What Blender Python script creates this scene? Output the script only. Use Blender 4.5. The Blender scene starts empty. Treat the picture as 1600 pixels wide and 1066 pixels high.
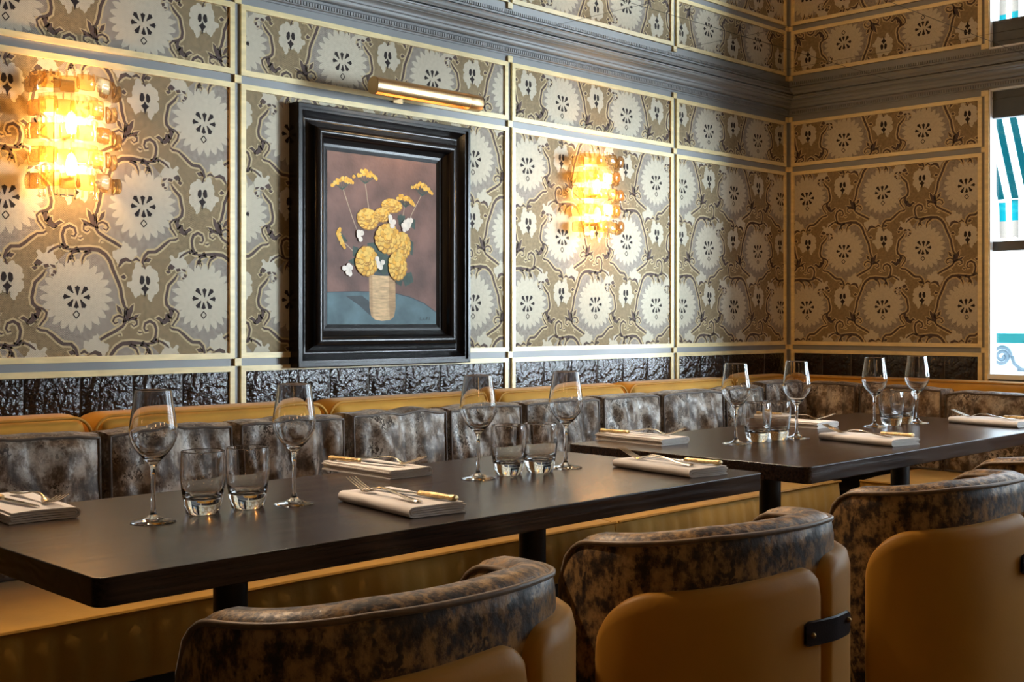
import bpy, bmesh, math, random
from math import sin, cos, pi, sqrt, atan2, radians, hypot
from mathutils import Vector, Matrix, noise
from mathutils.geometry import tessellate_polygon

random.seed(7)
SC = bpy.context.scene
COL = SC.collection

# ------------------------------------------------------------------ camera
CAMX, CAMY, EYE = -4.8878, -3.0549, 1.08
cam = bpy.data.cameras.new('camera')
cam.sensor_width = 36.0
cam.lens = 1864.2 / 1600 * 36.0
cam.shift_y = -(533.0 - 502.26) / 1600
cam.clip_start = 0.05
cam.clip_end = 400
camo = bpy.data.objects.new('camera', cam)
COL.objects.link(camo)
camo.location = (CAMX, CAMY, EYE)
camo.rotation_euler = (radians(90), 0, radians(45.025 - 90))
SC.camera = camo

# ------------------------------------------------------------------ colour management
vs = SC.view_settings
vs.view_transform = 'Standard'
vs.look = 'None'
vs.exposure = 0.0
vs.gamma = 1.0
vs.use_curve_mapping = False
cy = SC.cycles
cy.max_bounces = 14
cy.diffuse_bounces = 5
cy.glossy_bounces = 6
cy.transmission_bounces = 12
cy.transparent_max_bounces = 16
cy.sample_clamp_indirect = 5.0
cy.use_denoising = True

# ------------------------------------------------------------------ sky, sun, window portals
SKY = 7.5
w = bpy.data.worlds.new('overcast_sky')
SC.world = w
w.use_nodes = True
bg = w.node_tree.nodes['Background']
bg.inputs[0].default_value = (0.80, 0.90, 1.0, 1)
bg.inputs[1].default_value = SKY
WINS = ((-0.958, -2.10), (-2.42, -3.56), (-3.80, -4.12))      # y ranges of the three windows in the right wall
WZ0, WZ1 = 0.846, 2.040
for y0, y1 in WINS:
    l = bpy.data.lights.new('window_portal', 'AREA')
    l.shape = 'RECTANGLE'
    l.size = y0 - y1
    l.size_y = WZ1 - WZ0
    l.cycles.is_portal = True
    o = bpy.data.objects.new('window_portal', l)
    COL.objects.link(o)
    o.location = (0.075, (y0 + y1) / 2, (WZ0 + WZ1) / 2)
    o.rotation_euler = (0, radians(90), 0)
    o.rotation_euler = Vector((-1, 0, 0)).to_track_quat('-Z', 'Z').to_euler()
sun = bpy.data.lights.new('hazy_sun', 'SUN')
sun.energy = 28.5
sun.angle = radians(25)
sun.color = (0.80, 0.90, 1.0)
suno = bpy.data.objects.new('hazy_sun', sun)
COL.objects.link(suno)
suno.rotation_euler = Vector((-0.60, 0.80, 0.0)).to_track_quat('-Z', 'Z').to_euler()

WARM = (1.0, 0.62, 0.26)
def point(name, loc, power, r=0.05, colr=WARM):
    l = bpy.data.lights.new(name, 'POINT')
    l.energy = power
    l.shadow_soft_size = r
    l.color = colr
    o = bpy.data.objects.new(name, l)
    COL.objects.link(o)
    o.location = loc
    return o

# ------------------------------------------------------------------ material helpers
def nt(name):
    m = bpy.data.materials.new(name)
    m.use_nodes = True
    n = m.node_tree.nodes
    return m, n, m.node_tree.links, n['Principled BSDF']

def setp(b, **k):
    for a, v in k.items():
        b.inputs[a.replace('_', ' ')].default_value = v

def mat(name, colr, rough=0.5, metal=0.0, var=0.0, vscale=30, bump=0.0, bscale=200, spec=0.5, sheen=0.0, coat=0.0, stretch=(1, 1, 1), detail=3, bdetail=4, brough=0.5, bdist=0.004):
    m, n, L, b = nt(name)
    c4 = (*colr, 1)
    setp(b, Base_Color=c4, Roughness=rough, Metallic=metal)
    b.inputs['Specular IOR Level'].default_value = spec
    b.inputs['Sheen Weight'].default_value = sheen
    b.inputs['Coat Weight'].default_value = coat
    tc = n.new('ShaderNodeTexCoord')
    mp = n.new('ShaderNodeMapping')
    mp.inputs['Scale'].default_value = stretch
    L.new(tc.outputs['Object'], mp.inputs[0])
    if var:
        t = n.new('ShaderNodeTexNoise')
        t.inputs['Scale'].default_value = vscale
        t.inputs['Detail'].default_value = detail
        L.new(mp.outputs[0], t.inputs['Vector'])
        r = n.new('ShaderNodeValToRGB')
        r.color_ramp.elements[0].position = 0.3
        r.color_ramp.elements[1].position = 0.7
        r.color_ramp.elements[0].color = (*[max(0, x * (1 - var)) for x in colr], 1)
        r.color_ramp.elements[1].color = (*[min(1, x * (1 + var)) for x in colr], 1)
        L.new(t.outputs['Fac'], r.inputs[0])
        L.new(r.outputs[0], b.inputs['Base Color'])
    if bump:
        t2 = n.new('ShaderNodeTexNoise')
        t2.inputs['Scale'].default_value = bscale
        t2.inputs['Detail'].default_value = bdetail
        t2.inputs['Roughness'].default_value = brough
        L.new(mp.outputs[0], t2.inputs['Vector'])
        bp = n.new('ShaderNodeBump')
        bp.inputs['Strength'].default_value = bump
        bp.inputs['Distance'].default_value = bdist
        L.new(t2.outputs['Fac'], bp.inputs['Height'])
        L.new(bp.outputs[0], b.inputs['Normal'])
    return m

def weave(name, colr, k=0.25, scale=520):
    """woven wall fabric: a fine diagonal twill in colour and relief"""
    m, n, L, b = nt(name)
    setp(b, Roughness=0.75)
    b.inputs['Specular IOR Level'].default_value = 0.3
    tc = n.new('ShaderNodeTexCoord')
    facs = []
    for ang in (45, -45):
        mp = n.new('ShaderNodeMapping')
        mp.inputs['Rotation'].default_value = (radians(ang), radians(ang), 0)
        L.new(tc.outputs['Object'], mp.inputs[0])
        wv = n.new('ShaderNodeTexWave')
        wv.bands_direction = 'X'
        wv.inputs['Scale'].default_value = scale / 5.0
        wv.inputs['Distortion'].default_value = 1.5
        wv.inputs['Detail'].default_value = 1
        L.new(mp.outputs[0], wv.inputs['Vector'])
        facs.append(wv)
    mul = n.new('ShaderNodeMath')
    mul.operation = 'MULTIPLY'
    L.new(facs[0].outputs['Fac'], mul.inputs[0])
    L.new(facs[1].outputs['Fac'], mul.inputs[1])
    ns = n.new('ShaderNodeTexNoise')
    ns.inputs['Scale'].default_value = 90
    ns.inputs['Detail'].default_value = 5
    L.new(tc.outputs['Object'], ns.inputs['Vector'])
    add = n.new('ShaderNodeMath')
    add.operation = 'ADD'
    L.new(mul.outputs[0], add.inputs[0])
    L.new(ns.outputs['Fac'], add.inputs[1])
    r = n.new('ShaderNodeValToRGB')
    r.color_ramp.elements[0].position = 0.35
    r.color_ramp.elements[1].position = 1.0
    r.color_ramp.elements[0].color = (*[x * (1 - k) for x in colr], 1)
    r.color_ramp.elements[1].color = (*[min(1, x * (1 + k)) for x in colr], 1)
    L.new(add.outputs[0], r.inputs[0])
    L.new(r.outputs[0], b.inputs['Base Color'])
    bp = n.new('ShaderNodeBump')
    bp.inputs['Strength'].default_value = 0.25
    bp.inputs['Distance'].default_value = 0.001
    L.new(add.outputs[0], bp.inputs['Height'])
    L.new(bp.outputs[0], b.inputs['Normal'])
    return m

def velvet(name, dark, mid, light, rough=0.42, scale=1.0, k=0.8, lo=0.3, vs=21):
    """crushed velvet: worn blotches with dark leopard-like spots and broken rings"""
    m, n, L, b = nt(name)
    setp(b, Roughness=rough)
    b.inputs['Sheen Weight'].default_value = 0.3
    b.inputs['Sheen Roughness'].default_value = 0.35
    tc = n.new('ShaderNodeTexCoord')
    mp = n.new('ShaderNodeMapping')
    mp.inputs['Scale'].default_value = (1, 1, 0.75)
    L.new(tc.outputs['Object'], mp.inputs[0])
    def noise_(sc, det, rg=0.5, dist=0.0):
        t = n.new('ShaderNodeTexNoise')
        t.inputs['Scale'].default_value = sc * scale
        t.inputs['Detail'].default_value = det
        t.inputs['Roughness'].default_value = rg
        t.inputs['Distortion'].default_value = dist
        L.new(mp.outputs[0], t.inputs['Vector'])
        return t
    def ramp(src, *stops):
        r = n.new('ShaderNodeValToRGB')
        el = r.color_ramp.elements
        for i, (p, c) in enumerate(stops):
            e = el[i] if i < 2 else el.new(p)
            e.position = p
            e.color = (*c, 1) if isinstance(c, tuple) else (c, c, c, 1)
        L.new(src, r.inputs[0])
        return r
    def math_(op, a, c):
        q = n.new('ShaderNodeMath'); q.operation = op
        for i, v in enumerate((a, c)):
            if isinstance(v, (int, float)): q.inputs[i].default_value = v
            else: L.new(v, q.inputs[i])
        return q
    n1 = noise_(vs, 8, 0.68, 0.0)
    base = ramp(n1.outputs['Fac'], (0.40, tuple(x * lo for x in mid)), (0.60, light), (0.47, mid), (0.525, tuple((p + q) / 2 for p, q in zip(mid, light))))
    nz = noise_(34, 3)
    wrp = n.new('ShaderNodeMix')
    wrp.data_type = 'RGBA'
    wrp.blend_type = 'LINEAR_LIGHT'
    wrp.inputs[0].default_value = 0.035
    L.new(mp.outputs[0], wrp.inputs[6])
    L.new(nz.outputs['Color'], wrp.inputs[7])
    vo = n.new('ShaderNodeTexVoronoi')
    vo.inputs['Scale'].default_value = 34 * scale
    L.new(wrp.outputs[2], vo.inputs['Vector'])
    ring = ramp(vo.outputs['Distance'], (0.24, 0.0), (0.31, 1.0), (0.47, 1.0), (0.56, 0.0))
    brk = ramp(noise_(26, 2).outputs['Fac'], (0.45, 0.0), (0.55, 1.0))
    gate = ramp(noise_(6.5, 2).outputs['Fac'], (0.47, 0.0), (0.55, 1.0))
    v2 = n.new('ShaderNodeTexVoronoi')
    v2.inputs['Scale'].default_value = 62 * scale
    L.new(wrp.outputs[2], v2.inputs['Vector'])
    dots = ramp(v2.outputs['Distance'], (0.22, 1.0), (0.34, 0.0))
    gate2 = ramp(noise_(11, 2).outputs['Fac'], (0.50, 0.0), (0.58, 1.0))
    a_ = math_('MULTIPLY', math_('MULTIPLY', ring.outputs[0], brk.outputs[0]).outputs[0], gate.outputs[0])
    d_ = math_('MULTIPLY', dots.outputs[0], gate2.outputs[0])
    mk = math_('MULTIPLY', math_('MAXIMUM', a_.outputs[0], d_.outputs[0]).outputs[0], k)
    mx = n.new('ShaderNodeMix'); mx.data_type = 'RGBA'
    L.new(mk.outputs[0], mx.inputs[0])
    L.new(base.outputs[0], mx.inputs[6])
    mx.inputs[7].default_value = (*dark, 1)
    L.new(mx.outputs[2], b.inputs['Base Color'])
    rr = ramp(n1.outputs['Fac'], (0.40, rough + .18), (0.60, rough - .06))
    L.new(rr.outputs[0], b.inputs['Roughness'])
    fine = noise_(46, 6, 0.6)
    bp = n.new('ShaderNodeBump')
    bp.inputs['Strength'].default_value = 0.45
    bp.inputs['Distance'].default_value = 0.005
    L.new(fine.outputs['Fac'], bp.inputs['Height'])
    L.new(bp.outputs[0], b.inputs['Normal'])
    return m

def emitter(name, colr, s):
    m, n, L, b = nt(name)
    setp(b, Base_Color=(*colr, 1))
    b.inputs['Emission Color'].default_value = (*colr, 1)
    b.inputs['Emission Strength'].default_value = s
    return m

def clear_glass(name, colr=(1, 1, 1), rough=0.0, ior=1.5):
    m, n, L, b = nt(name)
    setp(b, Base_Color=(*colr, 1), Roughness=rough, IOR=ior)
    b.inputs['Transmission Weight'].default_value = 1.0
    return m

def thin_glass(name, tint, gloss=0.08, rough=0.02, diffuse=0.0, dcol=(1, 1, 1), edge=None):
    """pane glass: straight-through transmission plus a surface reflection (and, for ribbed glass, some scatter)"""
    m, n, L, b = nt(name)
    out = n['Material Output']
    tr = n.new('ShaderNodeBsdfTransparent'); tr.inputs[0].default_value = (*tint, 1)
    gl = n.new('ShaderNodeBsdfGlossy'); gl.inputs['Roughness'].default_value = rough
    mx = n.new('ShaderNodeMixShader')
    lw = n.new('ShaderNodeLayerWeight'); lw.inputs['Blend'].default_value = 0.25
    ma = n.new('ShaderNodeMath'); ma.operation = 'MULTIPLY_ADD'
    ma.inputs[1].default_value = 0.6; ma.inputs[2].default_value = gloss
    L.new(lw.outputs['Fresnel'], ma.inputs[0])
    L.new(ma.outputs[0], mx.inputs[0])
    if edge:
        em = n.new('ShaderNodeMix'); em.data_type = 'RGBA'
        er = n.new('ShaderNodeMapRange'); er.inputs[1].default_value = 0.12; er.inputs[2].default_value = 0.70
        L.new(lw.outputs['Facing'], er.inputs[0]); L.new(er.outputs[0], em.inputs[0])
        em.inputs[6].default_value = (*tint, 1); em.inputs[7].default_value = (*edge, 1)
        L.new(em.outputs[2], tr.inputs[0])
    src = tr
    if diffuse:
        tl = n.new('ShaderNodeBsdfTranslucent'); tl.inputs[0].default_value = (*dcol, 1)
        m2 = n.new('ShaderNodeMixShader'); m2.inputs[0].default_value = diffuse
        L.new(tr.outputs[0], m2.inputs[1]); L.new(tl.outputs[0], m2.inputs[2])
        src = m2
    L.new(src.outputs[0], mx.inputs[1]); L.new(gl.outputs[0], mx.inputs[2])
    L.new(mx.outputs[0], out.inputs['Surface'])
    return m

M = {}
M['grey_paint'] = mat('grey_blue_paint', (0.235, 0.245, 0.250), 0.45, var=0.08, vscale=6)
M['cream'] = mat('cream_gilt_bead', (0.78, 0.645, 0.335), 0.36, var=0.12, vscale=14, stretch=(1, 1, 4))
M['wp_ground'] = weave('wallpaper_ground', (0.235, 0.178, 0.098), 0.42)
M['wp_grey'] = weave('wallpaper_mauve_grey', (0.275, 0.245, 0.205), 0.42)
M['wp_line'] = weave('wallpaper_outline', (0.500, 0.405, 0.235), 0.12)
M['wp_flower'] = weave('wallpaper_flower', (0.510, 0.465, 0.360), 0.16)
M['wp_dark'] = weave('wallpaper_dark', (0.085, 0.058, 0.050), 0.3)
M['wp_black'] = weave('wallpaper_black', (0.018, 0.012, 0.012), 0.2)
M['tile'] = mat('dark_glazed_tile', (0.014, 0.009, 0.007), 0.05, var=0.6, vscale=22, bump=1.0, bscale=50, spec=0.40, bdetail=4, brough=0.5, bdist=0.007)
M['grout'] = mat('dark_grout', (0.10, 0.09, 0.08), 0.8, var=0.2)
M['mustard'] = mat('mustard_velvet', (0.63, 0.325, 0.030), 0.7, var=0.12, vscale=7, bump=0.12, bscale=90, sheen=0.25)
M['mustard_leather'] = mat('mustard_hide', (0.62, 0.285, 0.018), 0.52, var=0.10, vscale=5, bump=0.06, bscale=160, sheen=0.1)
M['mustard_pipe'] = mat('mustard_piping', (0.52, 0.25, 0.022), 0.6, var=0.1)
M['velvet'] = velvet('silver_brown_velvet', (0.030, 0.017, 0.010), (0.170, 0.120, 0.083), (0.60, 0.54, 0.46), 0.34, 1.25, 0.95, 0.42, 13)
M['velvet_chair'] = velvet('velvet_in_amber_light', (0.016, 0.008, 0.005), (0.105, 0.054, 0.021), (0.46, 0.27, 0.10), 0.38, 0.95, 0.9, 0.22, 40)  # the cushion velvet again, with amber light put into its colour
M['velvet_pipe'] = mat('dark_brown_piping', (0.085, 0.060, 0.042), 0.45, var=0.3, vscale=60, sheen=0.3)
M['chair_pipe'] = mat('bronze_piping', (0.20, 0.125, 0.062), 0.42, var=0.3, vscale=60, sheen=0.3)
M['wood'] = mat('dark_stained_oak', (0.027, 0.016, 0.012), 0.25, var=0.6, vscale=24, bump=0.07, bscale=70, stretch=(0.22, 7, 7))
m_, n_, L_, b_ = M['wood'], M['wood'].node_tree.nodes, M['wood'].node_tree.links, M['wood'].node_tree.nodes['Principled BSDF']
tc_ = n_.new('ShaderNodeTexCoord'); mp_ = n_.new('ShaderNodeMapping'); mp_.inputs['Scale'].default_value = (0.8, 5, 7)
wv_ = n_.new('ShaderNodeTexWave'); wv_.bands_direction = 'Z'; wv_.inputs['Scale'].default_value = 2.2; wv_.inputs['Distortion'].default_value = 14; wv_.inputs['Detail'].default_value = 3; wv_.inputs['Detail Scale'].default_value = 0.8
bw_ = n_.new('ShaderNodeBump'); bw_.inputs['Strength'].default_value = 0.16; bw_.inputs['Distance'].default_value = 0.0016
L_.new(tc_.outputs['Object'], mp_.inputs[0]); L_.new(mp_.outputs[0], wv_.inputs['Vector']); L_.new(wv_.outputs['Fac'], bw_.inputs['Height'])
L_.new(b_.inputs['Normal'].links[0].from_socket, bw_.inputs['Normal']); L_.new(bw_.outputs[0], b_.inputs['Normal'])
M['black_metal'] = mat('black_powder_coat', (0.010, 0.009, 0.009), 0.45, var=0.1)
M['base_dark'] = mat('dark_plinth', (0.012, 0.010, 0.009), 0.6, var=0.2)
M['floor'] = mat('dark_floorboard', (0.030, 0.018, 0.011), 0.4, var=0.4, vscale=10, stretch=(0.5, 8, 1))
M['frame'] = mat('black_lacquer', (0.007, 0.006, 0.006), 0.24, spec=0.26)
M['brass'] = mat('brushed_brass', (0.70, 0.50, 0.27), 0.34, 1.0, var=0.08, vscale=40, stretch=(1, 20, 20))
M['brass_dark'] = mat('aged_brass', (0.42, 0.26, 0.10), 0.35, 1.0, var=0.15)
M['silver'] = mat('table_silver', (0.78, 0.70, 0.58), 0.20, 1.0, var=0.05)
M['old_gold'] = mat('worn_silver_gilt', (0.60, 0.44, 0.22), 0.30, 1.0, var=0.25, vscale=120, bump=0.5, bscale=260)
M['steel'] = mat('knife_steel', (0.60, 0.58, 0.56), 0.16, 1.0, var=0.03)
M['linen'] = mat('white_linen', (0.80, 0.76, 0.73), 0.85, var=0.04, bump=0.15, bscale=600, sheen=0.2)
M['leather'] = mat('dark_plum_leather', (0.020, 0.011, 0.013), 0.38, var=0.2, bump=0.1, bscale=300)
M['white_paint'] = mat('white_window_paint', (0.80, 0.84, 0.86), 0.4, var=0.03)
M['dark_frame'] = mat('slate_and_backlit_shade', (0.060, 0.072, 0.082), 0.4, var=0.1)  # slate blind box; on the transom, backlit shade put into the colour
M['mirror'] = mat('mirror', (0.86, 0.86, 0.85), 0.0, 1.0)
M['joint'] = mat('mirror_joint', (0.06, 0.06, 0.06), 0.4, 0.0, var=0.1)
M['plaster'] = mat('dark_plaster', (0.035, 0.024, 0.016), 0.7, var=0.1)
M['teal'] = mat('teal_paint', (0.010, 0.26, 0.27), 0.45, var=0.05)
M['iron_white'] = mat('white_ironwork', (0.22, 0.31, 0.38), 0.45, var=0.05)
M['pavement'] = mat('pale_pavement', (0.55, 0.55, 0.54), 0.8, var=0.1, vscale=2)
M['slate'] = mat('blue_slate', (0.16, 0.22, 0.27), 0.6, var=0.1)
M['glass'] = clear_glass('drinking_glass')
M['pane'] = thin_glass('window_glass', (0.96, 0.98, 0.98), 0.03)
M['amber'] = thin_glass('amber_ribbed_glass', (1.0, 0.87, 0.62), 0.12, 0.10, 0.06, (1.0, 0.74, 0.40), (0.30, 0.10, 0.015))
M['crystal'] = thin_glass('clear_crystal', (1.0, 0.92, 0.78), 0.16, 0.05, 0.25, (1.0, 0.85, 0.6))
M['bulb'] = emitter('warm_bulb', (1.0, 0.86, 0.62), 16)
M['lamp_strip'] = emitter('warm_lamp_strip', (1.0, 0.72, 0.36), 14)
M['globe'] = emitter('warm_globe', (1.0, 0.66, 0.32), 8)

# ------------------------------------------------------------------ mesh helpers
class MB:
    def __init__(s):
        s.v, s.f, s.m = [], [], []
    def add(s, vs_, fs, mi=0):
        o = len(s.v)
        s.v += [tuple(p) for p in vs_]
        s.f += [tuple(i + o for i in f) for f in fs]
        s.m += [mi] * len(fs)
    def box(s, a, b, mi=0):
        x0, y0, z0 = [min(p, q) for p, q in zip(a, b)]
        x1, y1, z1 = [max(p, q) for p, q in zip(a, b)]
        s.add([(x0, y0, z0), (x1, y0, z0), (x1, y1, z0), (x0, y1, z0), (x0, y0, z1), (x1, y0, z1), (x1, y1, z1), (x0, y1, z1)],
              [(0, 3, 2, 1), (4, 5, 6, 7), (0, 1, 5, 4), (1, 2, 6, 5), (2, 3, 7, 6), (3, 0, 4, 7)], mi)
    def grid(s, P, closed_u=False, closed_v=False, mi=0, flip=False):
        nu, nv = len(P), len(P[0])
        vs_ = [p for r in P for p in r]
        fs = []
        for i in range(nu if closed_u else nu - 1):
            for j in range(nv if closed_v else nv - 1):
                a, b_, c, d = i * nv + j, ((i + 1) % nu) * nv + j, ((i + 1) % nu) * nv + (j + 1) % nv, i * nv + (j + 1) % nv
                fs.append((a, d, c, b_) if flip else (a, b_, c, d))
        s.add(vs_, fs, mi)
    def lathe(s, prof, n=28, c=(0, 0, 0), mi=0, a0=0.0, ax='z'):
        P = []
        for r, z in prof:
            row = []
            for k in range(n):
                a = 2 * pi * k / n + a0
                if ax == 'z':
                    row.append((c[0] + r * cos(a), c[1] + r * sin(a), c[2] + z))
                else:
                    row.append((c[0] + z, c[1] + r * cos(a), c[2] + r * sin(a)))
            P.append(row)
        s.grid(P, closed_v=True, mi=mi, flip=True)
    def tube(s, pts, r, n=6, mi=0, closed=False, cap=True):
        pts = [Vector(p) for p in pts]
        N = len(pts)
        rr = r if isinstance(r, (list, tuple)) else [r] * N
        P = []
        up = None
        for i, p in enumerate(pts):
            if closed:
                t = pts[(i + 1) % N] - pts[i - 1]
            else:
                t = pts[min(i + 1, N - 1)] - pts[max(i - 1, 0)]
            t.normalize()
            if up is None:
                up = Vector((0, 0, 1)) if abs(t.z) < 0.9 else Vector((1, 0, 0))
            x = t.cross(up)
            if x.length < 1e-6:
                x = t.orthogonal()
            x.normalize()
            up = x.cross(t).normalized()
            P.append([tuple(p + (x * cos(2 * pi * k / n) + up * sin(2 * pi * k / n)) * rr[i]) for k in range(n)])
        s.grid(P, closed_u=closed, closed_v=True, mi=mi, flip=True)
        if cap and not closed:
            o = len(s.v) - N * n
            s.f.append(tuple(o + k for k in range(n))); s.m.append(mi)
            s.f.append(tuple(o + (N - 1) * n + k for k in reversed(range(n)))); s.m.append(mi)
    def prism(s, poly, z0, z1, mi=0, frame=lambda x, y, z: (x, y, z)):
        n = len(poly)
        vs_ = [frame(x, y, z0) for x, y in poly] + [frame(x, y, z1) for x, y in poly]
        fs = [tuple(reversed(range(n))), tuple(range(n, 2 * n))] + [(i, (i + 1) % n, n + (i + 1) % n, n + i) for i in range(n)]
        s.add(vs_, fs, mi)
    def mesh(s, name, mats, smooth=False, angle=None):
        me = bpy.data.meshes.new(name)
        me.from_pydata(s.v, [], s.f)
        for m_ in (mats if isinstance(mats, (list, tuple)) else [mats]):
            me.materials.append(m_)
        if any(s.m):
            me.polygons.foreach_set('material_index', s.m)
        if smooth:
            me.polygons.foreach_set('use_smooth', [True] * len(me.polygons))
        bm = bmesh.new()
        bm.from_mesh(me)
        bmesh.ops.recalc_face_normals(bm, faces=bm.faces)
        if angle is not None:
            for e in bm.edges:
                if len(e.link_faces) == 2 and e.calc_face_angle(0) > radians(angle):
                    e.smooth = False
        bm.to_mesh(me)
        bm.free()
        return me
    def build(s, name, mats, parent=None, smooth=False, angle=None, loc=None, bevel=0):
        o = bpy.data.objects.new(name, s.mesh(name, mats, smooth, angle))
        COL.objects.link(o)
        if parent:
            o.parent = parent
        if loc:
            o.location = loc
        if bevel:
            bv = o.modifiers.new('edge', 'BEVEL')
            bv.width = bevel
            bv.segments = 3
            bv.limit_method = 'ANGLE'
            for p in o.data.polygons:
                p.use_smooth = True
            bv.harden_normals = True
        return o

def inst(me, name, parent=None, loc=(0, 0, 0), rot=(0, 0, 0), scale=(1, 1, 1)):
    o = bpy.data.objects.new(name, me)
    COL.objects.link(o)
    if parent:
        o.parent = parent
    o.location, o.rotation_euler, o.scale = loc, rot, scale
    return o

def tag(o, label=None, cat=None, group=None, kind=None):
    if label: o['label'] = label
    if cat: o['category'] = cat
    if group: o['group'] = group
    if kind: o['kind'] = kind
    return o

def thing(name, label, cat, loc=(0, 0, 0), rz=0.0, group=None):
    o = bpy.data.objects.new(name, None)
    COL.objects.link(o)
    o.empty_display_size = 0.05
    o.location = loc
    o.rotation_euler = (0, 0, rz)
    return tag(o, label, cat, group)

def copy_tree(o, parent=None):
    c = o.copy()
    COL.objects.link(c)
    if parent:
        c.parent = parent
    for ch in list(o.children):
        copy_tree(ch, c)
    return c

def struct(mb, name, mats, **k):
    return tag(mb.build(name, mats, **k), kind='structure')

# ------------------------------------------------------------------ room shell
RX0, RY0, ZC = -9.0, -6.6, 2.1225                 # far left end, rear end, mirrored ceiling
b = MB(); b.box((RX0, RY0, -0.12), (0.30, 0.2, 0)); struct(b, 'floor', M['floor'])
b = MB(); b.box((RX0, 0, 0), (0.20, 0.2, 2.3)); wall_left = struct(b, 'wall_left', M['grey_paint'])
b = MB()
ys = [0.0] + [v for p in WINS for v in p] + [RY0]
for i in range(0, len(ys), 2):
    b.box((0, ys[i], 0), (0.05, ys[i + 1], 2.3))
for y0, y1 in WINS:
    b.box((0, y0, 0), (0.05, y1, WZ0)); b.box((0, y0, WZ1), (0.05, y1, 2.3))
wall_right = struct(b, 'wall_right', M['grey_paint'])
b = MB(); b.box((RX0, RY0 - 0.2, 0), (0.2, RY0, 2.3)); struct(b, 'wall_rear', M['plaster'])
b = MB(); b.box((RX0 - 0.2, RY0 - 0.2, 0), (RX0, 0.2, 2.3)); struct(b, 'wall_end', M['plaster'])

# mirrored ceiling in 0.6 m panels with fine joints
b = MB(); b.box((RX0, RY0, ZC + 0.004), (0, 0, ZC + 0.1)); ceiling = struct(b, 'ceiling', M['joint'])
PITCH = 0.603
xs_ = [-1.2085 + PITCH * k for k in range(-13, 3)]
ys_ = [-0.5675 - 0.606 * k for k in range(-1, 11)]
def cl(v, lo, hi): return max(lo, min(hi, v))
b = MB(); b.box((-0.5, -0.5, 0), (0.5, 0.5, 0.003)); mirror_me = b.mesh('mirror_panel', M['mirror'])
for i in range(len(xs_) - 1):
    for j in range(len(ys_) - 1):
        x0, x1 = cl(xs_[i], RX0, 0), cl(xs_[i + 1], RX0, 0)
        y1, y0 = cl(ys_[j], RY0, 0), cl(ys_[j + 1], RY0, 0)
        if x1 - x0 < 0.02 or y1 - y0 < 0.02: continue
        g = 0.0017
        inst(mirror_me, 'mirror_panel', ceiling, ((x0 + x1) / 2, (y0 + y1) / 2, ZC), (0, 0, 0), (x1 - x0 - 2 * g, y1 - y0 - 2 * g, 1))

# ------------------------------------------------------------------ cornices (trim) with their dentil course
PROF = [(0, 2.040), (.005, 2.040), (.005, 2.0455), (.016, 2.0465), (.016, 2.0625), (.020, 2.0640), (.020, 2.0690), (.014, 2.0700), (.014, 2.0730), (.024, 2.0740), (.0285, 2.0760), (.0315, 2.0800), (.0325, 2.0850), (.0325, 2.0880), (.0385, 2.0885), (.0385, 2.0920), (.0390, 2.0950), (.0415, 2.0985), (.0465, 2.1015), (.0525, 2.1030), (.0580, 2.1035), (.0580, 2.1060), (.0660, 2.1065), (.0700, 2.1090), (.0720, 2.1125), (.0725, 2.1160), (.0800, 2.1162), (.0810, 2.1195), (.0700, 2.1196), (.0700, 2.1225), (0, 2.1225)]
def cornice(name, fr, length, n_d):
    b = MB()
    P = [[fr(0 if True else 0, d, z) for d, z in PROF], [fr(length, d, z) for d, z in PROF]]
    P[0] = [fr(d, d, z) for d, z in PROF]             # mitred at the corner
    b.grid(P, closed_v=True)
    o = struct(b, name, M['grey_paint'])
    d_ = MB()
    for k in range(n_d):
        a = 0.03 + k * 0.0105
        p, q = fr(a, 0.015, 2.0490), fr(a + 0.0068, 0.0215, 2.0605)
        d_.box(p, q)
    t = d_.build('dentil_course', M['grey_paint'], o)
    t['kind'] = 'stuff'
    return o
cornice('trim_1', lambda a, d, z: (-a, -d, z), 8.9, 440)
cornice('trim_2', lambda a, d, z: (-d, -a, z), 6.5, 300)

# ------------------------------------------------------------------ wallpaper print (one repeat, in metres about the big flower)
S_ = 1 / 2430.0
def zp(pts): return [((x - 262) * S_, (640 - y) * S_) for x, y in pts]
def stroke(pts, wd):
    pts = [Vector((x, y)) for x, y in pts]
    n = len(pts)
    ws = wd if isinstance(wd, (list, tuple)) else [wd] * n
    L_, R_ = [], []
    for i, p in enumerate(pts):
        t = (pts[min(i + 1, n - 1)] - pts[max(i - 1, 0)]).normalized()
        q = Vector((-t.y, t.x)) * ws[i] / 2
        L_.append(p + q); R_.append(p - q)
    tr = []
    for i in range(n - 1):
        tr.append((L_[i], R_[i], R_[i + 1])); tr.append((L_[i], R_[i + 1], L_[i + 1]))
    return tr
def polytris(poly):
    v = [Vector((x, y, 0)) for x, y in poly]
    return [tuple(Vector((v[i].x, v[i].y)) for i in t) for t in tessellate_polygon([v])]

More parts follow.
